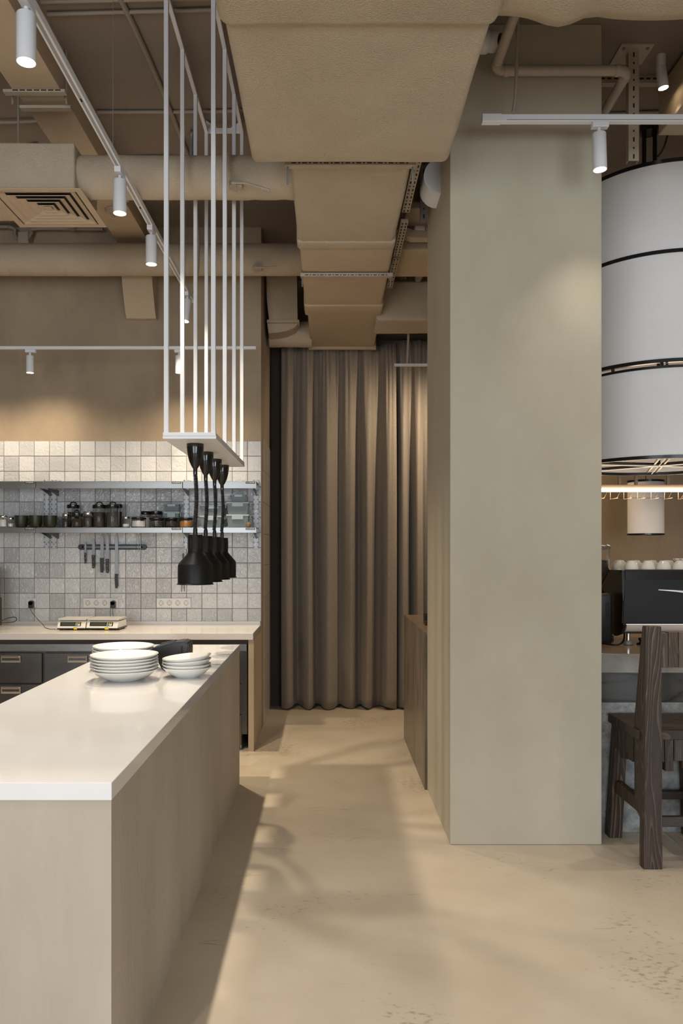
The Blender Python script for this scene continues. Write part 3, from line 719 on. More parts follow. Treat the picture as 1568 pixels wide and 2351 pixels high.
# beige water pipe round the pillar head
YQ = 4.03; zq = PZ(162, YQ); xq0 = PX(1136, YQ); xq1 = PX(1444, YQ)
pp = thing('wall_pipe', 'beige plastic pipe bent round the top of the pillar', 'pipe', (1.1, YQ, zq))
MB().tube([(xq0, 3.0, zq)] + [(xq0+.05-.05*cos(R(a)), YQ-.05+.05*sin(R(a)), zq) for a in range(0, 91, 15)] + [(xq1-.05+.05*sin(R(a)), YQ+.05-.05*cos(R(a)), zq) for a in range(0, 91, 15)] + [(xq1+.03, 5.3, zq)], .0255, 20).build('pipe_run', M_pipe, pp, smooth=60)
for (x, y) in ((xq0, YQ-.06), (xq1, YQ+.06)): MB().cyl((x, y-.012, zq), (x, y+.012, zq), .029, n=20).build('coupling', M_pipe, pp, smooth=40)
for x in (xq0+.06, xq1-.06): MB().cyl((x-.012, YQ, zq), (x+.012, YQ, zq), .029, n=20).build('coupling', M_pipe, pp, smooth=40)
# hanging strut with ceiling plate beyond the pillar
xs = PX(1455, 4.33)
st = strut_post(xs, 4.33, PZ(369, 4.33), ZC-.002, .057, 'slotted steel strut with ceiling plate in front of the drum lamp', M_chan)
MB().box(xs-.09, xs+.09, 4.27, 4.45, ZC-.008, ZC-.001).build('ceiling_plate', M_chan, st)
for dx in (-.065, .065): MB().cyl((xs+dx, 4.30, ZC-.018), (xs+dx, 4.30, ZC-.006), .008, n=6).build('bolt', M_gchan, st)
t = thing('ceiling_channel', 'slotted channel fixed across the ceiling behind the strut', 'support rail', (1.75, 4.56, ZC-.06))
MB().box(1.55, 1.93, 4.56, 4.60, ZC-.045, ZC-.001).build('channel', M_chan, t)
slots_along((1.58, 4.559, ZC-.02), (1.92, 4.559, ZC-.02), 9, (.012, 0, 0), (0, 0, .004), (0, 0, 0)).build('slots', M_hole, t)
conduit('flexible_conduit', [(1.72, 4.95, zc), (2.3, 4.9, zc)], .012, 'ribbed conduit on the ceiling beyond the slotted strut', M_pipe, flex=True)
tagit(MB().box(1.955, 3.4, 2.95, 4.64, H+2.45, ZC-.03, bev=.006).build('bar_air_duct', M_duct), 'rectangular beige duct at the ceiling over the bar', 'air duct')
t = thing('ceiling_spotlight', 'white surface spotlight fixed to the ceiling near the slotted strut', 'spotlight', (1.86, 4.38, H+2.55))
MB().cyl((1.86, 4.38, ZC-.075), (1.86, 4.38, ZC), .026, n=24).build('mount', M_white, t, smooth=40)
head_parts(t, 1.86, 4.38, ZC-.015, .0285, .115, (0, -.12), adapter=False, e=14, ang=60)
# wall sconce, cameras
t = thing('half_round_sconce', 'white half-round sconce on the passage side of the pillar', 'sconce', (.62, 4.45, H+2.0))
dsh = [(PXL, z_) for z_ in (0,)]
zcn = PZ(404, 4.455)
pr = [(PXL+.0005+.097*cos(R(a)), zcn+.099*sin(R(a))) for a in range(90, 271, 10)]
MB().prism(pr, 'y', 4.455, 4.65).build('shell', M_white, t, smooth=30)
MB().prism([(PXL+.0005+.088*cos(R(a)), zcn+.090*sin(R(a))) for a in range(90, 271, 10)], 'y', 4.452, 4.456).build('face_plate', mat('sconce face', (.62,.63,.65), .5), t)
def dome_cam(loc, label, aim):
    x, y, z = loc
    t = thing('security_camera', label, 'camera', (x, y, z))
    q = Vector(aim).normalized().to_track_quat('Z', 'Y').to_matrix().to_4x4()
    MB().box(x-.10, x-.035, y-.03, y+.03, z+.02, ZC-.002).build('mount_channel', M_gchan, t)
    MB().lathe([(0, .03), (.05, .03), (.055, .02), (.055, -.02), (.048, -.04), (0, -.04)], (x-.055, y, z-.0), mtx=Matrix.Rotation(R(90), 4, 'Y')).build('base_ring', M_white, t, smooth=40)
    o = MB().lathe([(0, -.05), (.03, -.045), (.047, -.02), (.05, .0), (.045, .028), (.034, .04), (0, .04)], (x, y, z), mtx=q).build('ball_housing', M_white, t, smooth=40)
    MB().lathe([(0, .0455), (.026, .0455), (.034, .040), (0, .040)], (x, y, z), mtx=q).build('lens_cover', M_blackg, t, smooth=40)
    MB().lathe([(0, .0475), (.007, .0475), (.008, .045), (0, .045)], (x, y, z), mtx=q).build('lens_eye', M_chrome, t, smooth=40)
dome_cam((PX(1133, 3.95), 3.95, PZ(96, 3.95)), 'white dome camera under the branch duct by the pillar top', (.8, -.6, -.25))
dome_cam((PX(983, 5.5), 5.5, PZ(517, 5.5)), 'white dome camera half hidden behind the pillar', (-.3, -.6, -.4))

# short passage track with cable
Yh = 7.0
t = thing('lighting_track', 'short white track hanging in front of the curtain beside the pillar', 'lighting track', (.7, Yh, PZ(840, Yh)))
MB().box(PX(905, Yh), 2.2, Yh-.015, Yh+.015, PZ(841, Yh), PZ(835.5, Yh), bev=.001).build('rail', M_white, t)
MB().tube([(PX(935, Yh), Yh, PZ(835, Yh)), (PX(936, Yh), Yh, PZ(815, Yh)), (PX(938, Yh), Yh, PZ(760, Yh)), (PX(938, Yh), Yh, ZC)], .011, 8).build('hanging_cable', M_pipe, t, smooth=60)
spot_light('spot_beam', (1.05, 7.0, PZ(880, Yh)), (.45, 7.8, 1.9), 52, 165, WALLW)
spot_light('spot_beam', (1.6, 7.0, PZ(880, Yh)), (1.9, 8.0, 1.4), 80, 140)  # added unseen spot to brighten the far wall behind the bar

# ---------------------------------------------------------------- hanging frame with heat lamps
XFL, XFR = -.783, -.555; YS = [3.80, 4.22, 4.635, 5.05]; ZS = H+.535
fr = thing('hanging_shelf_frame', 'white steel frame hanging from the ceiling with a flat board below', 'hanging frame', (-.67, 4.4, ZS))
bw = .0105
for x in (XFL, XFR):
    for y in YS: MB().box(x-bw, x+bw, y-bw, y+bw, ZS+.018, ZC-.075).build('upright', M_white, fr)
    MB().box(x-bw, x+bw, YS[0]-bw, YS[3]+bw, ZC-.075, ZC-.05).build('top_rail', M_white, fr)
for y in (YS[0], YS[3]): MB().box(XFL-bw, XFR+bw, y-bw, y+bw, ZC-.075, ZC-.05).build('cross_rail', M_white, fr)
for y in YS[::3]:
    for sx, x in ((1, XFL), (-1, XFR)):
        MB().prism([(x, ZC-.05), (x+sx*.07, ZC-.05), (x, ZC-.001)], 'y', y-.012, y+.012).build('gusset', M_white, fr)
MB().box(XFL-.014, XFR+.016, YS[0]-.02, YS[3]+.02, ZS, ZS+.014, bev=.001).build('board', M_white, fr)
MB().box(XFL-.012, XFR+.014, YS[0]-.024, YS[3]+.024, ZS+.014, ZS+.030, bev=.001).build('board_frame', M_white, fr)
XLm = -.672
hl = thing('heat_lamp', 'black bell-shaped heat lamp on a coiled cord, nearest the camera', 'heat lamp', (XLm, 3.97, ZS-.70), group='black heat lamps under the hanging board')
zt = 0.70
MB().lathe([(0, zt), (.043, zt), (.044, zt-.004), (.0425, zt-.03), (.038, zt-.06), (.030, zt-.09), (.018, zt-.115), (.011, zt-.125), (.0105, zt-.155), (0, zt-.155)], n=28).build('canopy', M_blackg, hl, smooth=45, local=True)
# coiled cord
path = []
for i in range(420):
    u = i/419; z = zt-.155-(.265)*u; a = u*2*pi*34
    cx_ = .006*sin(u*pi*1.15); 
    path.append((cx_+.0085*cos(a), .0085*sin(a), z))
MB().tube(path, .0032, 6).build('coiled_cord', M_black, hl, smooth=60, local=True)
zc2 = zt-.42
MB().lathe([(0, zc2), (.008, zc2), (.011, zc2-.01), (.0115, zc2-.045), (0, zc2-.045)], n=20).build('connector', M_black, hl, smooth=40, local=True)
z3 = zc2-.040
MB().lathe([(0, z3), (.036, z3), (.0375, z3-.004), (.0375, z3-.085), (.040, z3-.095), (.083, z3-.145), (.0875, z3-.155), (.088, z3-.245), (.093, z3-.249), (.093, z3-.251), (.0855, z3-.2475), (.0845, z3-.157), (.038, z3-.10), (.035, z3-.09), (0, z3-.088)], n=48).build('bell_shade', M_blackm, hl, smooth=30, local=True)
v = MB()
for k in range(14):
    a = 2*pi*k/14
    v.box(-.003, .003, -.0385, -.0365, z3-.070, z3-.018); bmesh.ops.rotate(v.b, verts=v.b.verts[-8:], cent=(0, 0, 0), matrix=Matrix.Rotation(a, 3, 'Z'))
v.build('cooling_slots', M_hole, hl, local=True)
MB().cyl((0, 0, z3-.19), (0, 0, z3-.10), .038, .025, n=20).build('bulb', mat('frosted bulb', (.7,.5,.4), .3), hl, smooth=40, local=True)
for y, dz, lab in ((4.31, .012, 'second black bell heat lamp from the camera end of the hanging board'), (4.645, .008, 'third black bell heat lamp under the hanging board'), (4.975, -.016, 'black bell heat lamp at the kitchen-wall end of the hanging board')):
    copy_tree(hl, loc=(XLm, y, ZS-.70), label=lab)

# ---------------------------------------------------------------- wall shelves
YSH = 6.42
def shelf(pyt, pyb, label):
    z1_, z0_ = PZ(pyt, YSH), PZ(pyb, YSH)
    t = thing('steel_shelf', label, 'shelf', (-2, 6.5, z0_))
    for a, b_ in ((-155, 81), (83, 418), (420, 588)):
        xa_, xb_ = PX(a, YSH), PX(b_, YSH)
        q = MB().box(xa_, xb_, YSH, YSH+.004, z0_, z1_).box(xa_, xb_, YSH, YK-.012, z1_-.004, z1_).box(xa_, xb_, YK-.016, YK-.012, z1_, z1_+.018)
        o = q.build('shelf_tray', M_steel, t)
        pl = MB().box(xb_-.085, xb_-.008, YSH-.0015, YSH, z1_-.020, z1_-.002).build('name_plate', M_black, t)
        cu = bpy.data.curves.new('lettering', 'FONT'); cu.body = 'КАМИК'; cu.size = .017; cu.align_x = 'CENTER'; cu.align_y = 'CENTER'; cu.extrude = .0003; cu.space_character = 1.15; cu.shear = .25
        tx = bpy.data.objects.new('lettering', cu); COL.objects.link(tx); tx.parent = pl
        tx.location = Vector((xb_-.0465, YSH-.0022, z1_-.011)) - woff(pl); tx.rotation_euler = (pi/2, 0, 0); cu.materials.append(M_socket)
        bpy.context.view_layer.update(); me_ = bpy.data.meshes.new_from_object(tx.evaluated_get(bpy.context.evaluated_depsgraph_get())); lo = Vector(tx.location); bpy.data.objects.remove(tx)
        tx = bpy.data.objects.new('lettering', me_); COL.objects.link(tx); tx.parent = pl; tx.location = lo; tx.rotation_euler = (pi/2, 0, 0)
    for px in (108, 124.5, 428, 588):
        x = PX(px, 6.6) if px != 588 else PX(588, 6.66)
        MB().prism([(YSH+.03, z0_+.002), (YK-.008, z0_+.002), (YK-.008, z0_-.045), (YK-.03, z0_-.045), (YSH+.05, z0_-.004)], 'x', x-.004, x+.004).build('arm_bracket', M_steel2, t)
        MB().box(x-.02, x+.02, YK-.045, YK-.008, z1_+.002, z1_+.03).build('bracket_hook', M_galv, t)
shelf(1105, 1121, 'upper stainless steel wall shelf, empty')
shelf(1211, 1223, 'lower stainless steel wall shelf holding jars and boxes')
ZLS = PZ(1211, YSH)
for px, lab in ((107.7, 'slotted shelf upright, outer one of the pair below the green mugs'), (124.8, 'slotted shelf upright nearest the knife rack'), (428, 'slotted shelf upright behind the black heat lamps'), (587.5, 'slotted shelf upright at the wall corner')):
    x = PX(px, 6.70); t = thing('shelf_upright', lab, 'shelf upright', (x, 6.70, PZ(1260, 6.7)), group='slotted shelf uprights')
    MB().box(x-.0245, x+.0245, 6.690, 6.707, PZ(1260, 6.7), PZ(1102, 6.7), bev=.002, seg=1).build('rail', M_galv, t)
    b = MB()
    for k in range(15):
        z = PZ(1256, 6.7)+k*.0405
        for sx in (-.0165, .0165): b.box(x+sx-.0025, x+sx+.0025, 6.6892, 6.6902, z-.006, z+.006)
    b.build('slots', M_hole, t)
    for z in (PZ(1249.5, 6.7), PZ(1174, 6.7)): MB().cyl((x, 6.684, z), (x, 6.690, z), .0065, n=12).build('screw', M_steel, t)

# items on the lower shelf
def jar(px0, px1, pyt, label, fill, Y=6.50, lid='black', knob=False, base=None, fillh=.8, name='glass_jar', cat='jar'):
    zb0 = ZLS+.0006 if base is None else base
    r = (PX(px1, Y)-PX(px0, Y))/2; x = (PX(px0, Y)+PX(px1, Y))/2; h = PZ(pyt, Y)-zb0
    t = thing(name, label, cat, (x, Y, zb0))
    lh = min(.03, h*.2); kh = .026 if knob else 0; gh = h-kh-lh
    MB().lathe([(0, 0), (r*.93, 0), (r*.98, .006), (r*.98, gh*.92), (r*.86, gh), (r*.80, gh), (r*.92, gh*.9), (r*.92, .008), (0, .006)], n=24).build('glass', M_glass, t, smooth=45, local=True)
    if fill: MB().lathe([(0, .0075), (r*.9, .0085), (r*.9, gh*fillh), (0, gh*fillh+.002)], n=24).build('contents', fill, t, smooth=45, local=True)
    lm = {'black': M_blackg, 'steel': M_chrome}[lid]
    MB().lathe([(0, gh+.0005), (r*.98, gh+.0005), (r*1.02, gh+.004), (r*1.02, gh+lh-.003), (r*.96, gh+lh), (0, gh+lh)], n=24).build('lid', lm, t, smooth=40, local=True)
    if knob:
        MB().tube([(-r*.5, 0, gh+lh-.002)]+[(r*.5*cos(R(180-a)), 0, gh+lh+kh*sin(R(a))*.9) for a in range(15, 166, 15)]+[(r*.5, 0, gh+lh-.002)], .006, 8).build('lid_handle', M_black, t, smooth=60, local=True)
    return t, h
jar(-2, 17, 1183, 'white-filled low glass jar at the picture edge of the lower shelf', M_powder, lid='steel')
jar(18, 32, 1188, 'tiny glass spice jar beside the green mugs', M_powder, lid='steel', fillh=.5)
def mug(pxc, label, rz):
    Y = 6.5; x = PX(pxc, Y)
    t = thing('green_mug', label, 'mug', (x, Y, ZLS+.0006), group='dark green mugs', rz=rz)
    r = .055; h = .10
    MB().lathe([(0, .001), (r*.55, 0), (r*.78, .006), (r*.92, .03), (r*.97, .07), (r, h), (r*.95, h), (r*.90, .07), (r*.82, .03), (r*.5, .010), (0, .008)], n=28).build('bowl', M_green, t, smooth=45, local=True)
    MB().tube([(r*.93, 0, .075)] + [(r*.93+.032*sin(R(a)), 0, .052+.026*cos(R(a))) for a in range(15, 166, 15)] + [(r*.85, 0, .026)], .005, 8).build('handle', M_green, t, smooth=60, local=True)
mug(49, 'dark green mug beside the tiny spice jar', R(60)); mug(82, 'dark green mug in the middle of three', R(75)); mug(115, 'dark green mug with its handle turned towards the glass jars', R(-8))
jar(143, 160, 1179, 'slim glass jar with steel lid beside the green mugs', M_brownfood, lid='steel')
jar(154, 183, 1152, 'stout black-lidded jar standing behind the steel-lidded ones', M_seeds, Y=6.62, knob=True)
jar(164, 190, 1171, 'round black-lidded jar with carry loop between two slim jars', M_brownfood, Y=6.49, knob=True)
jar(192, 213, 1175, 'steel-lidded glass jar in front of the tall coffee jars', M_seeds, lid='steel')
jar(213, 243, 1152, 'tall black-lidded jar of pale contents', M_brownfood, knob=True, Y=6.52)
jar(244, 274, 1152, 'tall black-lidded jar of dark beans', M_seeds, knob=True, Y=6.50)
jar(262, 281, 1158, 'dark-filled tall jar partly behind the bean jar', M_beans, Y=6.63)
jar(281, 298, 1186, 'small steel-lidded jar beside the bean jar', M_powder, lid='steel', fillh=.4)
j1, h1 = jar(302, 335, 1188, 'wide low jar of white powder', M_powder)
j2, h2 = jar(343, 377, 1189, 'wide low jar of grey seeds next to the white powder', M_seeds)
j3, h3 = jar(379, 409, 1189, 'wide low jar of brown spice next to the orange one', M_brownfood)
j4, h4 = jar(411, 443, 1189, 'wide low jar of orange spice behind the heat lamp cord', M_spice)
jar(324, 345, 1174, 'small jar of white powder stacked over the low jars', M_powder, Y=6.60)
jar(345, 372, 1174, 'small glass jar stacked behind the grey seed jar', M_seeds, Y=6.60, fillh=.5)
def boxc(px0, px1, py0, py1, label, Y=6.56, base=None, round_=False, d=.15):
    zb0 = ZLS+.0006 if base is None else base
    zt0 = PZ(py0, Y-.07) if True else 0
    x0, x1 = PX(px0, Y-.07), PX(px1, Y-.07); h = zt0-zb0; xc = (x0+x1)/2; w2 = (x1-x0)/2
    t = thing('food_container', label, 'food box', (xc, Y, zb0), group='lidded food boxes on the lower shelf')
    b = MB()
    A = [(-w2*.82, -d*.42), (w2*.82, -d*.42), (w2*.82, d*.42), (-w2*.82, d*.42)]; B = [(-w2*.93, -d*.47), (w2*.93, -d*.47), (w2*.93, d*.47), (-w2*.93, d*.47)]
    def ring(P, z, k=1): return [b.b.verts.new((p[0]*k, p[1]*k, z)) for p in P]
    r0 = ring(A, 0); r1 = ring(B, h*.86); r2 = ring(B, h*.86, .96); r3 = ring(A, .004, .95)
    b.b.faces.new(r0)
    for p, q in ((r0, r1), (r1, r2), (r2, r3)):
        for i in range(4): b.b.faces.new([p[i], p[(i+1) % 4], q[(i+1) % 4], q[i]])
    b.b.faces.new(r3)
    b.build('tub', M_plastic, t, local=True)
    l_ = MB().box(-w2, w2, -d/2, d/2, h*.86, h*1.0, bev=.004).build('lid', M_lidp, t, local=True)
    MB().box(-w2*.5, w2*.5, -d/2-.004, -d/2, h*.62, h*.95, bev=.002, seg=1).build('clip', M_lidp, t, local=True)
    MB().box(-w2*1.02-.004, -w2, -.03, .03, h*.7, h*.96).build('clip', M_lidp, t, local=True)
    MB().box(w2, w2*1.02+.004, -.03, .03, h*.7, h*.96).build('clip', M_lidp, t, local=True)
    return zb0+h+.0006
z = boxc(374, 411, 1174, 1190, 'lower small grey-lidded box behind the low spice jars', Y=6.635, d=.12)
boxc(374, 412, 1156, 1173, 'upper small grey-lidded box behind the low spice jars', Y=6.635, base=z, d=.12)
z = boxc(457, 514, 1184, 1209, 'wide box behind the heat lamp cords, bottom of its stack')
boxc(457, 516, 1158, 1184, 'wide box behind the heat lamp cords, top of its stack', base=z)
z = boxc(519, 572, 1181, 1209, 'clear lidded box at the bottom of the tallest stack')
z = boxc(519, 572, 1152, 1181, 'clear lidded box in the middle of the tallest stack', base=z)
boxc(528, 566, 1134, 1151, 'small clear lidded box on top of the tallest stack', base=z, d=.12)
t = thing('brown_egg_jar', 'small round glass with brown contents by the shelf end', 'glass', (PX(571, 6.46), 6.46, ZLS+.0006))
t.name = 'round_glass'
MB().lathe([(0, 0), (.012, .001), (.021, .014), (.022, .026), (.016, .038), (.009, .042), (.009, .048), (0, .048)], n=20).build('bulb_body', mat('brown glass', (.35,.22,.12), .1, trans=.5), t, smooth=60, local=True)

# knife rack, knives, utensils
YKn = 6.70
t = thing('knife_rack', 'black magnetic knife rail on the tiled wall', 'knife rack', (PX(258, YKn), YKn, PZ(1262, YKn)))
MB().box(PX(186, YKn), PX(332, YKn), 6.685, 6.706, PZ(1262, YKn), PZ(1250, YKn), bev=.003).build('rail', M_black, t)
MB().box(PX(190, YKn), PX(328, YKn), 6.683, 6.6855, PZ(1257.8, YKn), PZ(1254.2, YKn)).build('magnet_strip', M_steel2, t)
for px in (187, 331): MB().cyl((PX(px, YKn), 6.683, PZ(1256, YKn)), (PX(px, YKn), 6.706, PZ(1256, YKn)), .024, n=16).build('end_cap', M_black, t, smooth=40)
def knife(px, ptip, pjoin, pend, w_, label, rivets=True, curve=0):
    Y = 6.678; s = Y/F; x = PX(px, Y)
    t = thing('kitchen_knife', label, 'knife', (x, Y, PZ(pend, Y)), group='knives on the magnetic rail')
    zt_, zj, ze = PZ(ptip, Y), PZ(pjoin, Y), PZ(pend, Y); wb = w_*s/2
    pts = [(x-wb, zj), (x+wb, zj), (x+wb, zt_-(zt_-zj)*.3+(zt_-zj)*0), (x+wb*.6, zt_-(zt_-zj)*.10), (x-wb*.4+curve, zt_), (x-wb, zt_-(zt_-zj)*.12)]
    MB().prism(pts, 'y', Y+.002, Y+.004).build('blade', mat('blade steel', (.20,.195,.19), .35, metal=1), t)
    hw = wb*1.15
    h_ = MB().prism([(x-hw, zj), (x+hw, zj), (x+hw*.8, zj-(zj-ze)*.35), (x+hw*1.05, zj-(zj-ze)*.8), (x+hw*.4, ze), (x-hw*.7, ze+.004), (x-hw*.9, zj-(zj-ze)*.5)], 'y', Y-.005, Y+.004).build('handle', M_black, t)
    if rivets:
        for f in (.12, .5, .85):
            z = zj-(zj-ze)*f; MB().cyl((x, Y-.0065, z), (x, Y-.004, z), .0038, n=8).build('rivet', M_chrome, h_)
knife(196, 1244, 1269, 1294, 4.5, 'smallest paring knife at the end of the rail')
knife(214.5, 1236, 1274, 1305, 6.5, 'short boning knife with three rivets')
knife(234, 1224, 1281, 1315, 7.5, 'serrated knife with plain black handle', False)
knife(246.5, 1223, 1283, 1316, 7, 'long knife with riveted black handle')
knife(267.5, 1224, 1317.5, 1351, 7, 'longest knife hanging lowest on the rail', False)
for px, lab in ((315, 'thin wire skewer tongs hanging on the rail end'), (320, 'thin wire whisk hanging beside the tongs')):
    conduit('wire_utensil', [(PX(px-3, 6.68), 6.68, PZ(1268, 6.68)), (PX(px-1.5, 6.68), 6.679, PZ(1235, 6.68)), (PX(px, 6.68), 6.68, PZ(1225, 6.68)), (PX(px+1.5, 6.68), 6.679, PZ(1235, 6.68)), (PX(px+3, 6.68), 6.68, PZ(1268, 6.68))], .0012, lab, M_steel, 'utensil', n=5)
t = thing('kitchen_tongs', 'steel tongs hanging behind the nearest heat lamp', 'tongs', (PX(420, 6.68), 6.68, PZ(1360, 6.68)))
for dx in (-3, 3): MB().tube([(PX(420, 6.68), 6.69, PZ(1270, 6.68)), (PX(420+dx*.6, 6.68), 6.68, PZ(1310, 6.68)), (PX(420+dx, 6.68), 6.68, PZ(1358, 6.68))], .003, 6).build('arm', M_steel, t)
MB().cyl((PX(420, 6.68), 6.672, PZ(1274, 6.68)), (PX(420, 6.68), 6.705, PZ(1274, 6.68)), .006, n=10).build('hook', M_black, t)

# sockets
def socket_plate(px0, px1, n, label, gang=True):
    Y = 6.695; x0, x1 = PX(px0, Y), PX(px1, Y); z0, z1 = PZ(1395, Y), PZ(1373.5, Y)
    t = thing('socket_plate', label, 'power socket', ((x0+x1)/2, Y, z0))
    MB().box(x0, x1, Y-.004, 6.706, z0, z1, bev=.002, seg=1).build('frame', M_socket, t)
    w_ = (x1-x0-.006)/n
    for i in range(n):
        cx = x0+.003+w_*(i+.5); czz = (z0+z1)/2
        g = MB().box(cx-w_*.42, cx+w_*.42, Y-.006, Y-.003, czz-w_*.42, czz+w_*.42, bev=.001, seg=1).build('insert', M_socket, t)
        MB().lathe([(.0175, 0), (.0205, 0), (.0205, .002), (.0175, .002)], (cx, Y-.008, czz), mtx=Matrix.Rotation(R(-90), 4, 'X'), n=24, close=True).build('socket_ring', M_gchan, g)
        for dx in (-.009, .009): MB().cyl((cx+dx, Y-.0068, czz), (cx+dx, Y-.0058, czz), .003, n=8).build('pin_hole', M_hole, g)
        for dz in (-.018, .018): MB().box(cx-.003, cx+.003, Y-.008, Y-.006, czz+dz-.003, czz+dz+.003).build('earth_clip', M_hole, g)
    return t
socket_plate(60.5, 82.5, 1, 'single wall socket with a black adapter plugged in')
socket_plate(191.5, 271, 4, 'four-gang wall socket above the scales')
socket_plate(359.5, 438, 4, 'empty four-gang wall socket below the nearest heat lamp')
def plug(px, label, cord):
    Y = 6.66; x = PX(px, Y)
    t = thing('power_adapter', label, 'power adapter', (x, Y, PZ(1397, Y)))
    MB().box(x-.020, x+.020, Y-.012, Y+.028, PZ(1396, Y), PZ(1381, Y), bev=.003).build('block', M_black, t)
    MB().cyl((x, Y-.012, PZ(1384, Y)), (x, Y+.025, PZ(1384, Y)), .019, n=20).build('round_head', M_black, t, smooth=40)
    c = MB().tube(smoothpath(cord, 8), .0022, 6).build('cord', M_cord, t, smooth=60)
Zc0 = ZCT+.003
plug(71, 'black power adapter with a cord trailing to the scales', [(PX(71, 6.66), 6.65, PZ(1396, 6.66)), (PX(73, 6.64), 6.64, PZ(1405, 6.64)), (PX(85, 6.6), 6.6, PZ(1420, 6.6)), (PX(100, 6.5), 6.50, Zc0+.01), (PX(104, 6.42), 6.42, Zc0), (PX(114, 6.30), 6.30, Zc0), (PX(128, 6.30), 6.30, Zc0)])
plug(259, 'black power adapter above the second scale', [(PX(259, 6.66), 6.65, PZ(1396, 6.66)), (PX(259, 6.65), 6.645, PZ(1404, 6.65)), (PX(261, 6.62), 6.62, Zc0+.02), (PX(262, 6.6), 6.6, Zc0)])
# kitchen scales
def scale_(pxl, pxr, label, rz):
    Y = 6.22; xl, xr = PX(pxl, Y), PX(pxr, Y); xc = (xl+xr)/2; W = (xr-xl)/2
    t = thing('kitchen_scale', label, 'scale', (xc, Y+.11, ZCT+.0006), rz=rz, group='price scales on the back worktop')
    for sx in (-1, 1):
        for sy in (-1, 1): MB().cyl((sx*W*.8, sy*.085, 0), (sx*W*.8, sy*.085, .010), .013, n=14).build('foot', M_black, t, local=True)
    MB().box(-W, W, -.11, .11, .007, .018, bev=.003).build('base', M_black, t, local=True)
    MB().prism([(-.115, .018), (-.09, .070), (.105, .070), (.115, .018)], 'x', -W*.98, W*.93).build('housing', M_scale, t, local=True)
    n_ = Vector((0, -.052, .025)).normalized()
    def onface(u0, u1, v0, v1, nm, m, par, th=.0012):
        b = MB(); a0 = Vector((0, -.115, .018)); dv = Vector((0, .025, .052))
        vs = [Vector((u, 0, 0))+a0+dv*vv for u, vv in ((u0, v0), (u1, v0), (u1, v1), (u0, v1))]
        V = [b.b.verts.new(p+n_*th) for p in vs]; Wv = [b.b.verts.new(p-n_*.001) for p in vs]
        b.b.faces.new(V); b.b.faces.new(Wv[::-1])
        for k in range(4): b.b.faces.new([V[k], V[(k+1) % 4], Wv[(k+1) % 4], Wv[k]])
        return b.build(nm, m, par, local=True)
    pn = onface(-W*.8, W*.62, .28, .86, 'display_panel', M_blackg, t)
    onface(-W*.74, W*.18, .36, .78, 'display_window', M_screen, pn, .0018)
    onface(W*.22, W*.38, .36, .55, 'key', M_btnb, pn, .002); onface(W*.40, W*.56, .36, .55, 'key', M_socket, pn, .002)
    for k in range(3): onface(W*(.24+.12*k), W*(.32+.12*k), .62, .78, 'key', M_btny, pn, .002)
    MB().box(W*.15, W*.38, -.1165, -.1125, .006, .026).build('sticker', M_sticker, t, local=True)
    MB().box(-W*.9, W*.85, -.08, .10, .0702, .076).build('pan_support', M_black, t, local=True)
    MB().box(-W*.98, W*.95, -.10, .11, .076, .092, bev=.004).build('weighing_pan', mat('scale pan', (.52,.50,.47), .35, metal=.3), t, local=True)
scale_(131, 198, 'white digital scale with yellow sticker, nearer the single socket', 0)
scale_(199, 275, 'white digital scale with yellow sticker, beside the four-gang socket', R(-3))
# black machine edge and its cord at the picture edge
t = thing('countertop_machine', 'black countertop machine cut by the picture edge', 'kitchen machine', (PX(-45, 6.3), 6.3, ZCT+.0006))
MB().box(PX(-90, 6.25), PX(5, 6.5), 6.25, 6.5, ZCT+.012, PZ(1375, 6.25), bev=.008).build('lower_body', M_black, t)
MB().box(PX(-88, 6.25), PX(3, 6.5), 6.26, 6.5, PZ(1374, 6.25), PZ(1304, 6.25), bev=.006).build('upper_body', M_steel, t)
for px in (-80, -40): MB().cyl((PX(px, 6.25), 6.30, ZCT+.0006), (PX(px, 6.25), 6.30, ZCT+.014), .015, n=12).build('foot', M_black, t)
conduit('looped_cord', [(PX(-30, 6.25), 6.24, PZ(1428, 6.25)), (PX(0, 6.25), 6.24, PZ(1426, 6.25)), (PX(18, 6.3), 6.3, PZ(1419, 6.3)), (PX(34, 6.35), 6.35, PZ(1417, 6.35)), (PX(38, 6.35), 6.35, PZ(1422, 6.35)), (PX(30, 6.3), 6.3, PZ(1428, 6.3)), (PX(4, 6.22), 6.23, PZ(1430, 6.22)), (PX(-30, 6.22), 6.235, PZ(1431, 6.22))], .0035, 'thick black cord looping from the machine at the picture edge', M_cord, 'cord', n=8)

# ---------------------------------------------------------------- plates on the island
ZI = .922
def plate_mesh(r, h, name='plate'):
    b = MB().lathe([(0, .002), (r*.42, .002), (r*.45, 0), (r*.48, 0), (r*.50, .003), (r*.74, h*.38), (r*.93, h*.82), (r, h), (r*.995, h+.0025), (r*.92, h*.9), (r*.72, h*.50), (r*.48, .0075), (0, .0065)], n=56)
    return b
def stack(cx, cy, r, h, n, pitch, labels, group, tilts=(), name='plate', cat='plate'):
    first = None
    for i in range(n):
        z = ZI+.0004+i*pitch
        if first is None:
            o = plate_mesh(r, h).build(name, M_porc, smooth=50, origin=(0, 0, 0)); first = o
        else: o = first.copy(); COL.objects.link(o)
        o.location = (cx+rnd.uniform(-.003, .003), cy+rnd.uniform(-.003, .003), z)
        o.rotation_euler = (rnd.uniform(-.008, .008), rnd.uniform(-.008, .008), rnd.uniform(0, 6))
        if i == 0: o.rotation_euler = (0, 0, 0)
        for (k_, rx, ry, dz) in tilts:
            if i == k_: o.rotation_euler = (rx, ry, 0); o.location.z += dz
        tagit(o, labels(i, n), cat, group)
ordn = ['bottom', 'second from the bottom', 'third from the bottom', 'fourth from the bottom', 'fifth from the bottom', 'top', 'top']
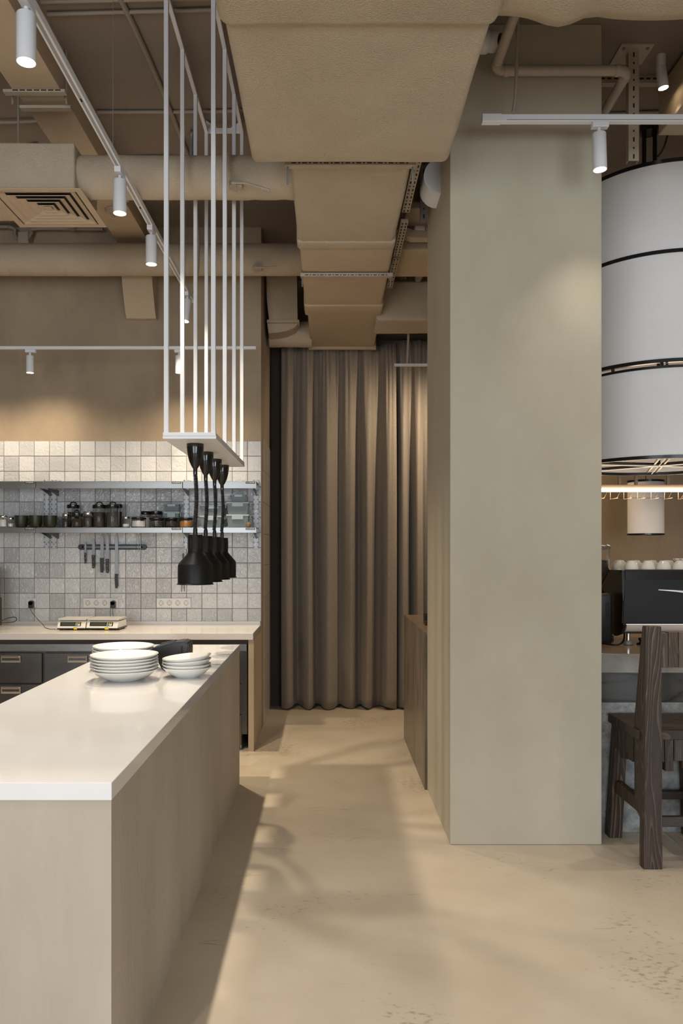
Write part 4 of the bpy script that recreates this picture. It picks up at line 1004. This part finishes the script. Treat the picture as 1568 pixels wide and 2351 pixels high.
def labs(desc):
    def f(i, n): return 'white %s, %s' % (desc, 'top one' if i == n-1 else (ordn[i] + (' one' if i == 0 else '')))
    return f
stack(-.985, 3.79, .162, .05, 6, .0145, labs('shallow bowl-plate in the nearer large stack'), 'large plates in the nearer stack')
stack(PX(283, 4.12), 4.12, .158, .05, 6, .0145, labs('shallow bowl-plate in the large stack farther back'), 'large plates in the farther stack')
stack(PX(430, 3.88), 3.88, .120, .048, 4, .0155, labs('bowl in the small stack by the island edge'), 'bowls in the small stack', tilts=((2, 0, -.05, .004), (3, 0, -.09, .006)), name='bowl', cat='bowl')
# black printer-like box
t = thing('black_receipt_printer', 'black sloping box standing behind the bowls on the island', 'printer', (-.82, 4.12, ZI+.0004))
t.name = 'black_box'
t['category'] = 'box'
x0, x1 = PX(352, 4.03), PX(430, 4.03)
b = MB().prism([(x0+.04, ZI+.0006), (x1, ZI+.0006), (x1, ZI+.142), (x1-.018, ZI+.152), (x1-.06, ZI+.150), (x0-.02, ZI+.115)], 'y', 4.06, 4.20)
bmesh.ops.bevel(b.b, geom=b.b.edges[:], offset=.006, segments=2, affect='EDGES')
b.build('case', M_black, t, smooth=30)
MB().prism([(x0+.03, ZI+.137), (x1-.07, ZI+.152), (x1-.07, ZI+.158), (x0+.03, ZI+.142)], 'y', 4.06, 4.10).build('carry_handle', M_black, t)
MB().box(x1-.035, x1-.032, 4.043, 4.046, ZI+.02, ZI+.13).build('seam', M_hole, t)

# ---------------------------------------------------------------- curtain
YC = 7.66
def curtain(xa_, xb_, ztop, zbot, folds, label, seed, amp=.085, Y=YC):
    r_ = random.Random(seed)
    t = thing('curtain', label, 'curtain', ((xa_+xb_)/2, Y, zbot), group='brown linen curtain panels')
    b = MB(); n = int((xb_-xa_)/.007); nz = 40
    ph = [r_.uniform(0, 6.28) for _ in range(6)]
    rows = []
    for j in range(nz+1):
        v = j/nz; z = ztop+(zbot-ztop)*v; row = []
        for i in range(n+1):
            u = i/n; L = xb_-xa_; x = xa_+L*u
            k = 2*pi*folds/L
            bl = min(1, v*2.2)
            warp = .5*sin(u*5+ph[0])+.22*sin(u*11+ph[1])
            a = sin(k*x+warp*3+ph[2]+.25*sin(v*3+u*4))
            a = math.copysign(abs(a)**.75, a)
            y = amp*(.35+.65*bl)*a*(1+.35*sin(u*9+ph[3])) + .018*bl*sin(k*.5*x+ph[4])
            y += (1-bl)**2*.013*sin(2*pi*x/.045+ph[5]*sin(x*9)) + .006*sin(k*2.7*x+ph[1]+v)*bl
            xo = .012*cos(k*x+ph[2])*bl
            zz_ = z + (0.012*sin(k*x+ph[4]) if j == nz else 0)
            row.append(b.b.verts.new((x+xo, Y+y, zz_)))
        rows.append(row)
    for j in range(nz):
        for i in range(n): b.b.faces.new([rows[j][i], rows[j][i+1], rows[j+1][i+1], rows[j+1][i]])
    o = b.build('cloth', M_curt, t, smooth=60)
    md = o.modifiers.new('thickness', 'SOLIDIFY'); md.thickness = .003
    # header tape and hem
    hb = MB(); 
    q = []
    for i in range(n+1):
        p = rows_co[0][i] if False else None
    return t
xc0, xc1, xc2 = PX(646, YC), PX(909, YC), PX(985, YC)
curtain(xc0, xc1, PZ(792, YC), .02, 5, 'wide brown linen curtain closing the passage', 5)
curtain(xc1+.005, 2.3, PZ(783, YC), .02, 9, 'brown linen curtain continuing behind the pillar', 7.5, amp=.08, Y=YC+.005)
tagit(MB().box(XK+.01, 2.3, YC-.012, YC+.02, PZ(779, YC), PZ(774, YC)).build('curtain_rail', M_dark), 'dark ceiling rail carrying the brown curtains', 'curtain rail')
tagit(MB().box(XK+.002, xc0+.03, YC+.12, YC+.16, 0, PZ(745, YC)).build('shade_panel', M_dark), 'dark narrow panel painted as the shaded wall between kitchen wall and curtain', 'panel')  # dark colour stands in for the wall lying in shade here

# ---------------------------------------------------------------- counter on the passage side and the bar
XB = .624
sc = thing('passage_counter', 'brown stone-clad counter behind the pillar along the passage', 'counter', (.9, 5.8, 0))
zsc = 1.015
MB().box(XB+.01, 1.25, PY1+.002, 6.44, 0, zsc-.022).build('body', M_clad, sc)
for i, (a, b_) in enumerate(((PY1+.002, 5.62), (5.625, 6.45))):
    MB().box(XB, XB+.012, a, b_, 0, zsc, bev=.001, seg=1).build('cladding_slab', M_clad, sc)
MB().box(XB+.012, 1.25, PY1+.002, 6.45, zsc-.02, zsc-.001).build('countertop', mat('brown counter top', (.24,.165,.11), .3), sc)
t = thing('dark_card_terminal', 'small dark stepped object on the passage counter by the pillar', 'device', (.72, 5.6, zsc))
t.name = 'counter_device'
MB().box(PX(975, 5.6), .85, 5.6, 5.68, zsc, PZ(1408, 5.6), bev=.003).build('case', M_black, t)
MB().box(PX(974, 5.6), .85, 5.55, 5.6, zsc, zsc+.03, bev=.003).build('base', M_knob, t)

YB = 4.30; ZB = PZ(1501, YB)
bar = thing('bar_counter', 'stone bar counter with grey slab edge, dark marble band and concrete front', 'bar counter', (2.6, 4.7, 0))
XB0, XB1 = PXR+.002, 4.6
MB().box(XB0, XB1, YB+.03, 5.28, 0, ZB-.10).build('body', M_dark, bar)
MB().box(XB0, XB1, YB, 5.30, PZ(1545, YB), ZB-.003, bev=.003).build('top_slab', M_slab, bar)
MB().box(XB0, XB1, YB+.004, 5.30, ZB-.003, ZB, bev=.001, seg=1).build('polished_top', M_bartop, bar)
MB().box(XB0, XB1, YB+.015, YB+.04, PZ(1614, YB), PZ(1545, YB)).build('marble_band', M_marble, bar)
MB().box(XB0, XB1, YB+.003, YB+.035, 0, PZ(1614, YB), bev=.002).build('concrete_front', M_conc, bar)

# espresso machine
XM = PX(1427, 4.66); 
em = thing('espresso_machine', 'large black espresso machine on the bar with a silver wing emblem', 'espresso machine', (2.1, 4.9, ZB))
XM1 = 2.75; s4 = 4.66
zp0, zp1 = PZ(1433, s4), PZ(1308, s4)
b = MB(); 
# tilted front panel (towards the guests)
pv = [(XM, 4.65, zp0), (XM1, 4.65, zp0), (XM1-.03, 4.69, zp1), (XM+.03, 4.69, zp1)]
V = [b.b.verts.new(p) for p in pv]; W = [b.b.verts.new((p[0], p[1]+.02, p[2])) for p in pv]
b.b.faces.new(V); b.b.faces.new(W[::-1])
for k in range(4): b.b.faces.new([V[k], W[k], W[(k+1) % 4], V[(k+1) % 4]])
bmesh.ops.bevel(b.b, geom=b.b.edges[:], offset=.006, segments=3, affect='EDGES')
fp = b.build('rear_panel', M_mach, em, smooth=30)
# emblem: slim split wing
ey = 4.645+.0; ex = PX(1514, s4)
def wing(pts, m=M_chrome):
    b = MB()
    def yy(z): return 4.65+.04*(z-zp0)/(zp1-zp0)-.003
    V = [b.b.verts.new((x, yy(z), z)) for x, z in pts]; W = [b.b.verts.new((x, yy(z)+.004, z)) for x, z in pts]
    b.b.faces.new(V); b.b.faces.new(W[::-1]); k_ = len(pts)
    for k in range(k_): b.b.faces.new([V[k], W[k], W[(k+1) % k_], V[(k+1) % k_]])
    return b
ze = PZ(1353.5, s4)
wing([(ex, ze), (ex+.09, ze-.004), (ex+.26, ze-.016), (ex+.26, ze-.030), (ex+.14, ze-.019), (ex+.11, ze-.0145), (ex, ze-.0045)]).build('wing_emblem', mat('emblem silver', (.78,.80,.82), .45), fp)
wing([(ex+.115, ze-.0075), (ex+.24, ze-.019), (ex+.20, ze-.019), (ex+.14, ze-.013)]).build('emblem_slot', M_mach, fp)
MB().prism([(4.70, zp0-.06), (4.68, zp1-.012), (5.16, zp1-.012), (5.20, zp0-.02), (5.12, zp0-.07)], 'x', XM+.03, XM1-.03).build('body', M_machb, em)
# side cheek curving under
MB().prism([(4.66, zp0-.005), (4.69, zp1-.003), (5.22, zp1-.01), (5.22, zp0+.02), (5.10, zp0-.06), (4.80, zp0-.085), (4.70, zp0-.06)], 'x', XM+.012, XM+.028).build('side_cheek', M_machb, em)
MB().prism([(4.655, zp0-.002)]+[(4.655+.04*(1-cos(R(a))), zp0-.004-.045*sin(R(a))) for a in (20, 45, 70, 90)]+[(4.9, zp0-.05), (4.9, zp0-.002)], 'x', XM+.03, XM1-.03).build('under_tray', M_lip, em, smooth=40)
MB().box(XM+.03, XM1-.03, 4.668, 4.676, zp0-.006, zp0-.001).build('light_strip', M_ledm, em)
for x in (XM+.055, XM1-.1):
    for y in (4.70, 5.02):
        f = MB().lathe([(0, .0006), (.026, .0006), (.029, .004), (.029, .018), (.022, .024), (.011, .026), (.011, .07), (0, .07)], (x-(.07 if y > 5 else 0)*0, y, ZB), n=24).build('foot', M_gchan, em, smooth=40)
        MB().cyl((x, y, ZB+.028), (x, y, ZB+.069), .0115, n=16).build('foot_sleeve', M_chrome, f, smooth=40)
ctray = MB().box(XM+.04, XM1-.04, 4.72, 5.15, zp1-.0118, zp1-.008).build('cup_tray', M_steel2, em)
# cups
zcup = zp1-.0076
cup0 = MB().lathe([(0, .056), (.018, .056), (.0195, .060), (.022, .060), (.024, .054), (.036, .040), (.043, .018), (.0445, 0), (.0425, 0), (.041, .018), (.034, .037), (.022, .050), (0, .051)], n=28)
cupb = cup0.build('cup', M_cup, smooth=50, origin=(0, 0, 0))
cups = [(4.80, 1449), (4.80, 1487), (4.80, 1523), (4.80, 1560), (4.92, 1424), (4.92, 1460), (4.92, 1497), (4.92, 1534), (5.04, 1420)]
seen = {1449: 'white cup upside down in the front row, nearest the grinder', 1487: 'white cup upside down in the front row, second from the grinder', 1523: 'white cup upside down in the front row, third from the grinder', 1560: 'white cup upside down in the front row at the picture edge',
        1424: 'white cup in the second row nearest the pillar', 1420: 'white cup in the third row nearest the pillar',
        1460: 'white cup in the second row, second from the pillar', 1497: 'white cup in the second row, third from the pillar', 1534: 'white cup in the second row, last before the small stacked cups'}
for i, (y, px) in enumerate(cups):
    o = cupb if i == 0 else cupb.copy()
    if i: COL.objects.link(o)
    o.location = (PX(px, y), y, zcup)
    tagit(o, seen.get(px, 'white upside-down cup hidden in the back rows on the espresso machine'), 'cup', 'cups on the espresso machine' if px in seen else 'back-row cups on the espresso machine')
for i, px in enumerate((1555, 1567.5)):
    t = thing('stacked_cup_handle', 'x', 'cup', (PX(px, 4.86), 4.86, zcup+.0605)); t.name = 'small_cup'
    t['label'] = 'small cup stacked over the front row, %s' % ('nearer the pillar' if i == 0 else 'at the picture edge'); t['group'] = 'small cups stacked on the cups'
    MB().lathe([(0, 0), (.012, 0), (.015, .004), (.0165, .012), (.0155, .0125), (.012, .004), (0, .003)], n=20).build('bowl', M_cup, t, smooth=50, local=True)
    MB().tube([(-.015+(-.010)*sin(R(a)), 0, .007+.005*cos(R(a))) for a in range(0, 181, 20)], .0015, 6).build('handle', M_cup, t, smooth=60, local=True)
# grinder
xg = PX(1403, 4.75)-.09; yg = 4.78
g = thing('coffee_grinder', 'black coffee grinder with bean hopper half hidden by the pillar', 'coffee grinder', (xg, yg, ZB))
MB().box(xg-.09, xg+.09, yg-.06, yg+.16, ZB+.0006, PZ(1362, 4.72), bev=.018, seg=4).build('body', M_black, g, smooth=40)
MB().cyl((xg, yg+.03, PZ(1362, 4.72)-.001), (xg, yg+.03, PZ(1352, 4.75)), .07, .055, n=28).build('hopper_collar', M_chrome, g, smooth=40)
for k in range(14):
    MB().box(xg+.045, xg+.068, yg-.0615, yg-.0595, PZ(1384, 4.72)-k*.0065-.0015, PZ(1384, 4.72)-k*.0065+.0015).build('vent_slot', M_hole, g)
hz0, hz1 = PZ(1350, 4.8), PZ(1262, 4.8)
MB().lathe([(.04, 0), (.094, (hz1-hz0)*.45), (.098, hz1-hz0), (.095, hz1-hz0), (.091, (hz1-hz0)*.46), (.037, .002)], (xg, yg+.03, hz0), n=32, close=True).build('hopper', M_glass, g, smooth=40)
MB().lathe([(0, .003), (.035, .004), (.088, (hz1-hz0)*.46), (.089, (hz1-hz0)*.72), (0, (hz1-hz0)*.80)], (xg, yg+.03, hz0), n=32).build('beans', M_beans, g, smooth=40)
MB().lathe([(0, 0), (.098, 0), (.102, .006), (.102, .022), (.092, .03), (0, .032)], (xg, yg+.03, hz1), n=32).build('hopper_lid', mat('smoke lid', (.16,.13,.11), .1, coat=.5), g, smooth=40)
conduit('machine_cable', [(PX(1398, 4.62), 4.74, ZB+.006), (PX(1418, 4.66), 4.66, ZB+.006), (PX(1432, 4.8), 4.8, ZB+.02), (PX(1440, 4.9), 4.95, ZB+.07)], .005, 'black cable curling under the espresso machine', M_cord, 'cable')
t = thing('tamper', 'black round tamper beside the machine foot on the bar', 'tamper', (PX(1472, 4.72), 4.72, ZB))
MB().lathe([(0, .0006), (.026, .0006), (.027, .008), (.012, .012), (.010, .022), (.017, .030), (.014, .040), (0, .042)], (PX(1472, 4.72), 4.72, ZB), n=24).build('body', M_blackg, t, smooth=40)

# ---------------------------------------------------------------- big drum lamp
XD, YD_, RD = PX(1500, 5.3)+.035, 5.3, .575
sn = F/(YD_-RD)
def zd(py): return H+(1262-py)/sn
dl = thing('drum_pendant_lamp', 'giant stacked white drum lamp with black rims hanging over the bar', 'pendant lamp', (XD, YD_, zd(1044)))
def ringm(r0, r1, z0, z1): return MB().lathe([(r0, z0), (r1, z0), (r1, z1), (r0, z1)], (XD, YD_, 0), n=96, close=True)
for a, b_ in ((569, 368), (822, 577), (1044, 842)):
    MB().lathe([(RD-.006, zd(a)), (RD, zd(a)), (RD, zd(b_)), (RD-.006, zd(b_))], (XD, YD_, 0), n=96, close=True).build('fabric_drum', M_shade, dl, smooth=30)
for a, b_ in ((368, 359.5), (577, 568.5), (829, 820.5), (842, 836), (1051, 1043)):
    ringm(RD-.02, RD+.006, zd(a), zd(b_)).build('rim', M_rim, dl, smooth=30)
for k in range(12):
    a = R(30*k+9); MB().box(XD+(RD-.012)*cos(a)-.008, XD+(RD-.012)*cos(a)+.008, YD_+(RD-.012)*sin(a)-.008, YD_+(RD-.012)*sin(a)+.008, zd(838), zd(827)).build('spacer', M_rim, dl)
zl = zd(1046)
for k in range(3):
    a = R(60*k+12); dxx, dyy = cos(a), sin(a); nx_, ny_ = -dyy, dxx
    for o_ in (-.03, .03):
        MB().tube([(XD-dxx*(RD-.015)+nx_*o_, YD_-dyy*(RD-.015)+ny_*o_, zl+.008), (XD+dxx*(RD-.015)+nx_*o_, YD_+dyy*(RD-.015)+ny_*o_, zl+.008)], .009, 4).build('frame_bar', M_rim, dl)
    MB().tube([(XD-dxx*(RD-.015), YD_-dyy*(RD-.015), zl-.004), (XD+dxx*(RD-.015), YD_+dyy*(RD-.015), zl-.004)], .003, 6).build('edge_glow', mat('bar edge glow', (1,1,1), .5, emit=(1,.76,.52), es=.5), dl)  # glow put in for the bright edges of the frame bars
for z_ in (zd(366), zd(833)):
    for k in range(3):
        a = R(60*k+12); MB().tube([(XD-cos(a)*(RD-.015), YD_-sin(a)*(RD-.015), z_), (XD+cos(a)*(RD-.015), YD_+sin(a)*(RD-.015), z_)], .01, 4).build('frame_bar', M_rim, dl)
fx = PX(1491, 5.1)
MB().cyl((fx, 5.1, ZC-.05), (fx, 5.1, ZC-.001), .06, n=28).build('ceiling_flange', M_blackg, dl, smooth=40)
for dx in (-.035, .035): MB().cyl((fx+dx, 5.1, zd(366)), (fx+dx, 5.1, ZC-.045), .014, n=14).build('hanging_post', M_rim, dl, smooth=40)
MB().cyl((XD, YD_, zl), (XD, YD_, zd(362)), .012, n=12).build('centre_rod', M_rim, dl)
pl_ = bpy.data.lights.new('drum_lamp_light', 'POINT'); pl_.energy = 5; pl_.color = (1, .8, .6); pl_.shadow_soft_size = .2
o = bpy.data.objects.new('drum_lamp_light', pl_); COL.objects.link(o); o.location = (XD, YD_, 2.5)
conduit('lamp_cable', [(PX(1510, 5.0), 5.0, PZ(360, 5.0)), (PX(1535, 4.9), 4.95, PZ(330, 4.95)), (PX(1545, 4.9), 4.9, ZC-.01)], .006, 'black cable rising from the drum lamp to the ceiling', M_cord, 'cable')
# small pendant behind
YPn = 7.2; xp = PX(1482.5, YPn); r = (PX(1522, YPn)-PX(1443, YPn))/2
sp = thing('cylinder_pendant_lamp', 'small white cylinder pendant with black rims near the far wall', 'pendant lamp', (xp, YPn, PZ(1228, YPn)))
MB().lathe([(r-.004, PZ(1226, YPn)), (r, PZ(1226, YPn)), (r, PZ(1105, YPn)), (r-.004, PZ(1105, YPn))], (xp, YPn, 0), n=48, close=True).build('fabric_drum', M_shade, sp, smooth=30)
for a, b_ in ((1228.5, 1225), (1108, 1103.5)):
    MB().lathe([(r-.01, PZ(a, YPn)), (r+.003, PZ(a, YPn)), (r+.003, PZ(b_, YPn)), (r-.01, PZ(b_, YPn))], (xp, YPn, 0), n=48, close=True).build('rim', M_rim, sp, smooth=30)
MB().box(xp-r, xp+r, YPn-.006, YPn+.006, PZ(1108, YPn), PZ(1105, YPn)).build('spider_bar', M_rim, sp)
MB().cyl((xp, YPn, PZ(1106, YPn)), (xp, YPn, ZC), .003, n=6).build('cord', M_cord, sp)
# glass rack with light bar
YG = 6.05; zg = PZ(1130, YG)
gr = thing('glass_rack', 'hanging stemware rack with glowing strip over the bar back', 'glass rack', (2.5, YG, zg))
MB().box(PX(1340, YG), 4.2, YG, YG+.35, PZ(1121, YG), PZ(1113, YG)).build('rack_board', M_postc, gr)
MB().box(PX(1340, YG), 4.2, YG-.012, YG, PZ(1129.5, YG), PZ(1121.5, YG)).build('light_strip', M_led, gr)
for px in (1429, 1467, 1541, 1620): MB().box(PX(px-3.2, YG), PX(px+3.2, YG), YG+.05, YG+.07, PZ(1114, YG), ZC).build('post', M_postc, gr)
for k in range(9):
    x = PX(1372, YG)+k*.105
    MB().tube([(x, YG+.02, PZ(1122, YG)), (x, YG+.02, PZ(1146, YG)), (x+.06, YG+.02, PZ(1143, YG)), (x+.06, YG+.33, PZ(1143, YG+.3)), (x+.10, YG+.33, PZ(1122, YG+.3))], .0018, 6).build('glass_hanger', M_wirec, gr)
area_light('rack_strip_light', (2.9, YG-.02, zg-.005), (0, 0, 0), 2.2, .03, 9, (1, .76, .5))

# ---------------------------------------------------------------- bar chair
ch = thing('bar_chair', 'dark rough-sawn wooden bar chair with plank back in front of the bar', 'bar chair', (1.74, 4.05, 0))
pf = [(3.80, 0), (3.855, 0), (3.857, .235), (3.925, .27), (3.938, .70), (3.850, 1.170), (3.842, 1.178), (3.805, 1.178), (3.80, 1.172)]
def wobble(b, a=.0018, f=14):
    bmesh.ops.subdivide_edges(b.b, edges=[e for e in b.b.edges if e.calc_length() > .09], cuts=5, use_grid_fill=True)
    for v in b.b.verts: v.co += NZ.noise_vector(v.co*f)*a
    return b
for x0_, x1_ in ((1.543, 1.615), (1.915, 1.985)):
    b = MB(); A = []; B = []
    for (y, z) in pf:
        dxo = -.012*(1-z/1.178); A.append(b.b.verts.new((x0_+dxo+.01*0, y, z))); B.append(b.b.verts.new((x1_+(.006*(1-z/1.178)), y, z)))
    b.b.faces.new(A); b.b.faces.new(B[::-1]); k_ = len(pf)
    for i in range(k_): b.b.faces.new([A[i], B[i], B[(i+1) % k_], A[(i+1) % k_]])
    b.build('back_post', M_wood, ch)
# backrest planks
xx = 1.612; ws = [.052, .050, .044, .06, .05, .05]
for w_ in ws:
    MB().box(xx, xx+w_-.002, 3.83+rnd.uniform(0, .004), 3.868, .975+rnd.uniform(-.002, .002), 1.145+rnd.uniform(-.003, .002), bev=.0015, seg=1).build('back_plank', M_woodb, ch); xx += w_
# seat planks
yy_ = 3.862
for w_ in (.14, .14, .135):
    MB().box(1.525, 1.995, yy_, yy_+w_-.002, .612, .662+rnd.uniform(-.002, .002), bev=.004, seg=2).build('seat_plank', M_woodx, ch); yy_ += w_
# apron of uneven blocks
yy_ = 3.945
for w_, dp in ((.065, .13), (.06, .105), (.055, .15), (.06, .12), (.055, .07)):
    for sx, xx_ in ((0, 1.532), (1, 1.955)):
        MB().box(xx_, xx_+.035, yy_, yy_+w_-.003, .612-dp-(.02 if sx else 0), .6115, bev=.002, seg=1).build('apron_block', M_wood, ch)
    yy_ += w_
xx_ = 1.62
for w_, dp in ((.05, .115), (.045, .16), (.05, .11), (.05, .15), (.05, .09), (.045, .13)):
    MB().box(xx_, xx_+w_-.003, 3.885, 3.92, .612-dp, .6115, bev=.002, seg=1).build('apron_block', M_wood, ch)
    MB().box(xx_, xx_+w_-.003, 4.20, 4.235, .612-dp*.9, .6115, bev=.002, seg=1).build('apron_block', M_wood, ch)
    xx_ += w_
for sx in (0, 1):
    xt0, xb0 = ((1.545, 1.512), (1.905, 1.93))[sx]
    b = MB(); top = [(xt0, 4.20), (xt0+.062, 4.20), (xt0+.062, 4.27), (xt0, 4.27)]; bot = [(xb0, 4.215), (xb0+.07, 4.215), (xb0+.07, 4.285), (xb0, 4.285)]
    A = [b.b.verts.new((x, y, .6115)) for x, y in top]; B = [b.b.verts.new((x, y, 0.001)) for x, y in bot]
    b.b.faces.new(A); b.b.faces.new(B[::-1])
    for k in range(4): b.b.faces.new([A[k], B[k], B[(k+1) % 4], A[(k+1) % 4]])
    b.build('leg', M_wood, ch)
    xs_ = (1.54, 1.945)[sx]
    MB().box(xs_, xs_+.038, 3.90, 4.235, .245, .312, bev=.003, seg=1).build('side_stretcher', M_wood, ch)
MB().box(1.60, 1.93, 3.815, 3.845, .20, .248, bev=.003, seg=1).build('foot_rail', M_woodx, ch)
MB().box(1.57, 1.93, 4.235, 4.265, .20, .245, bev=.003, seg=1).build('rear_rail', M_woodx, ch)
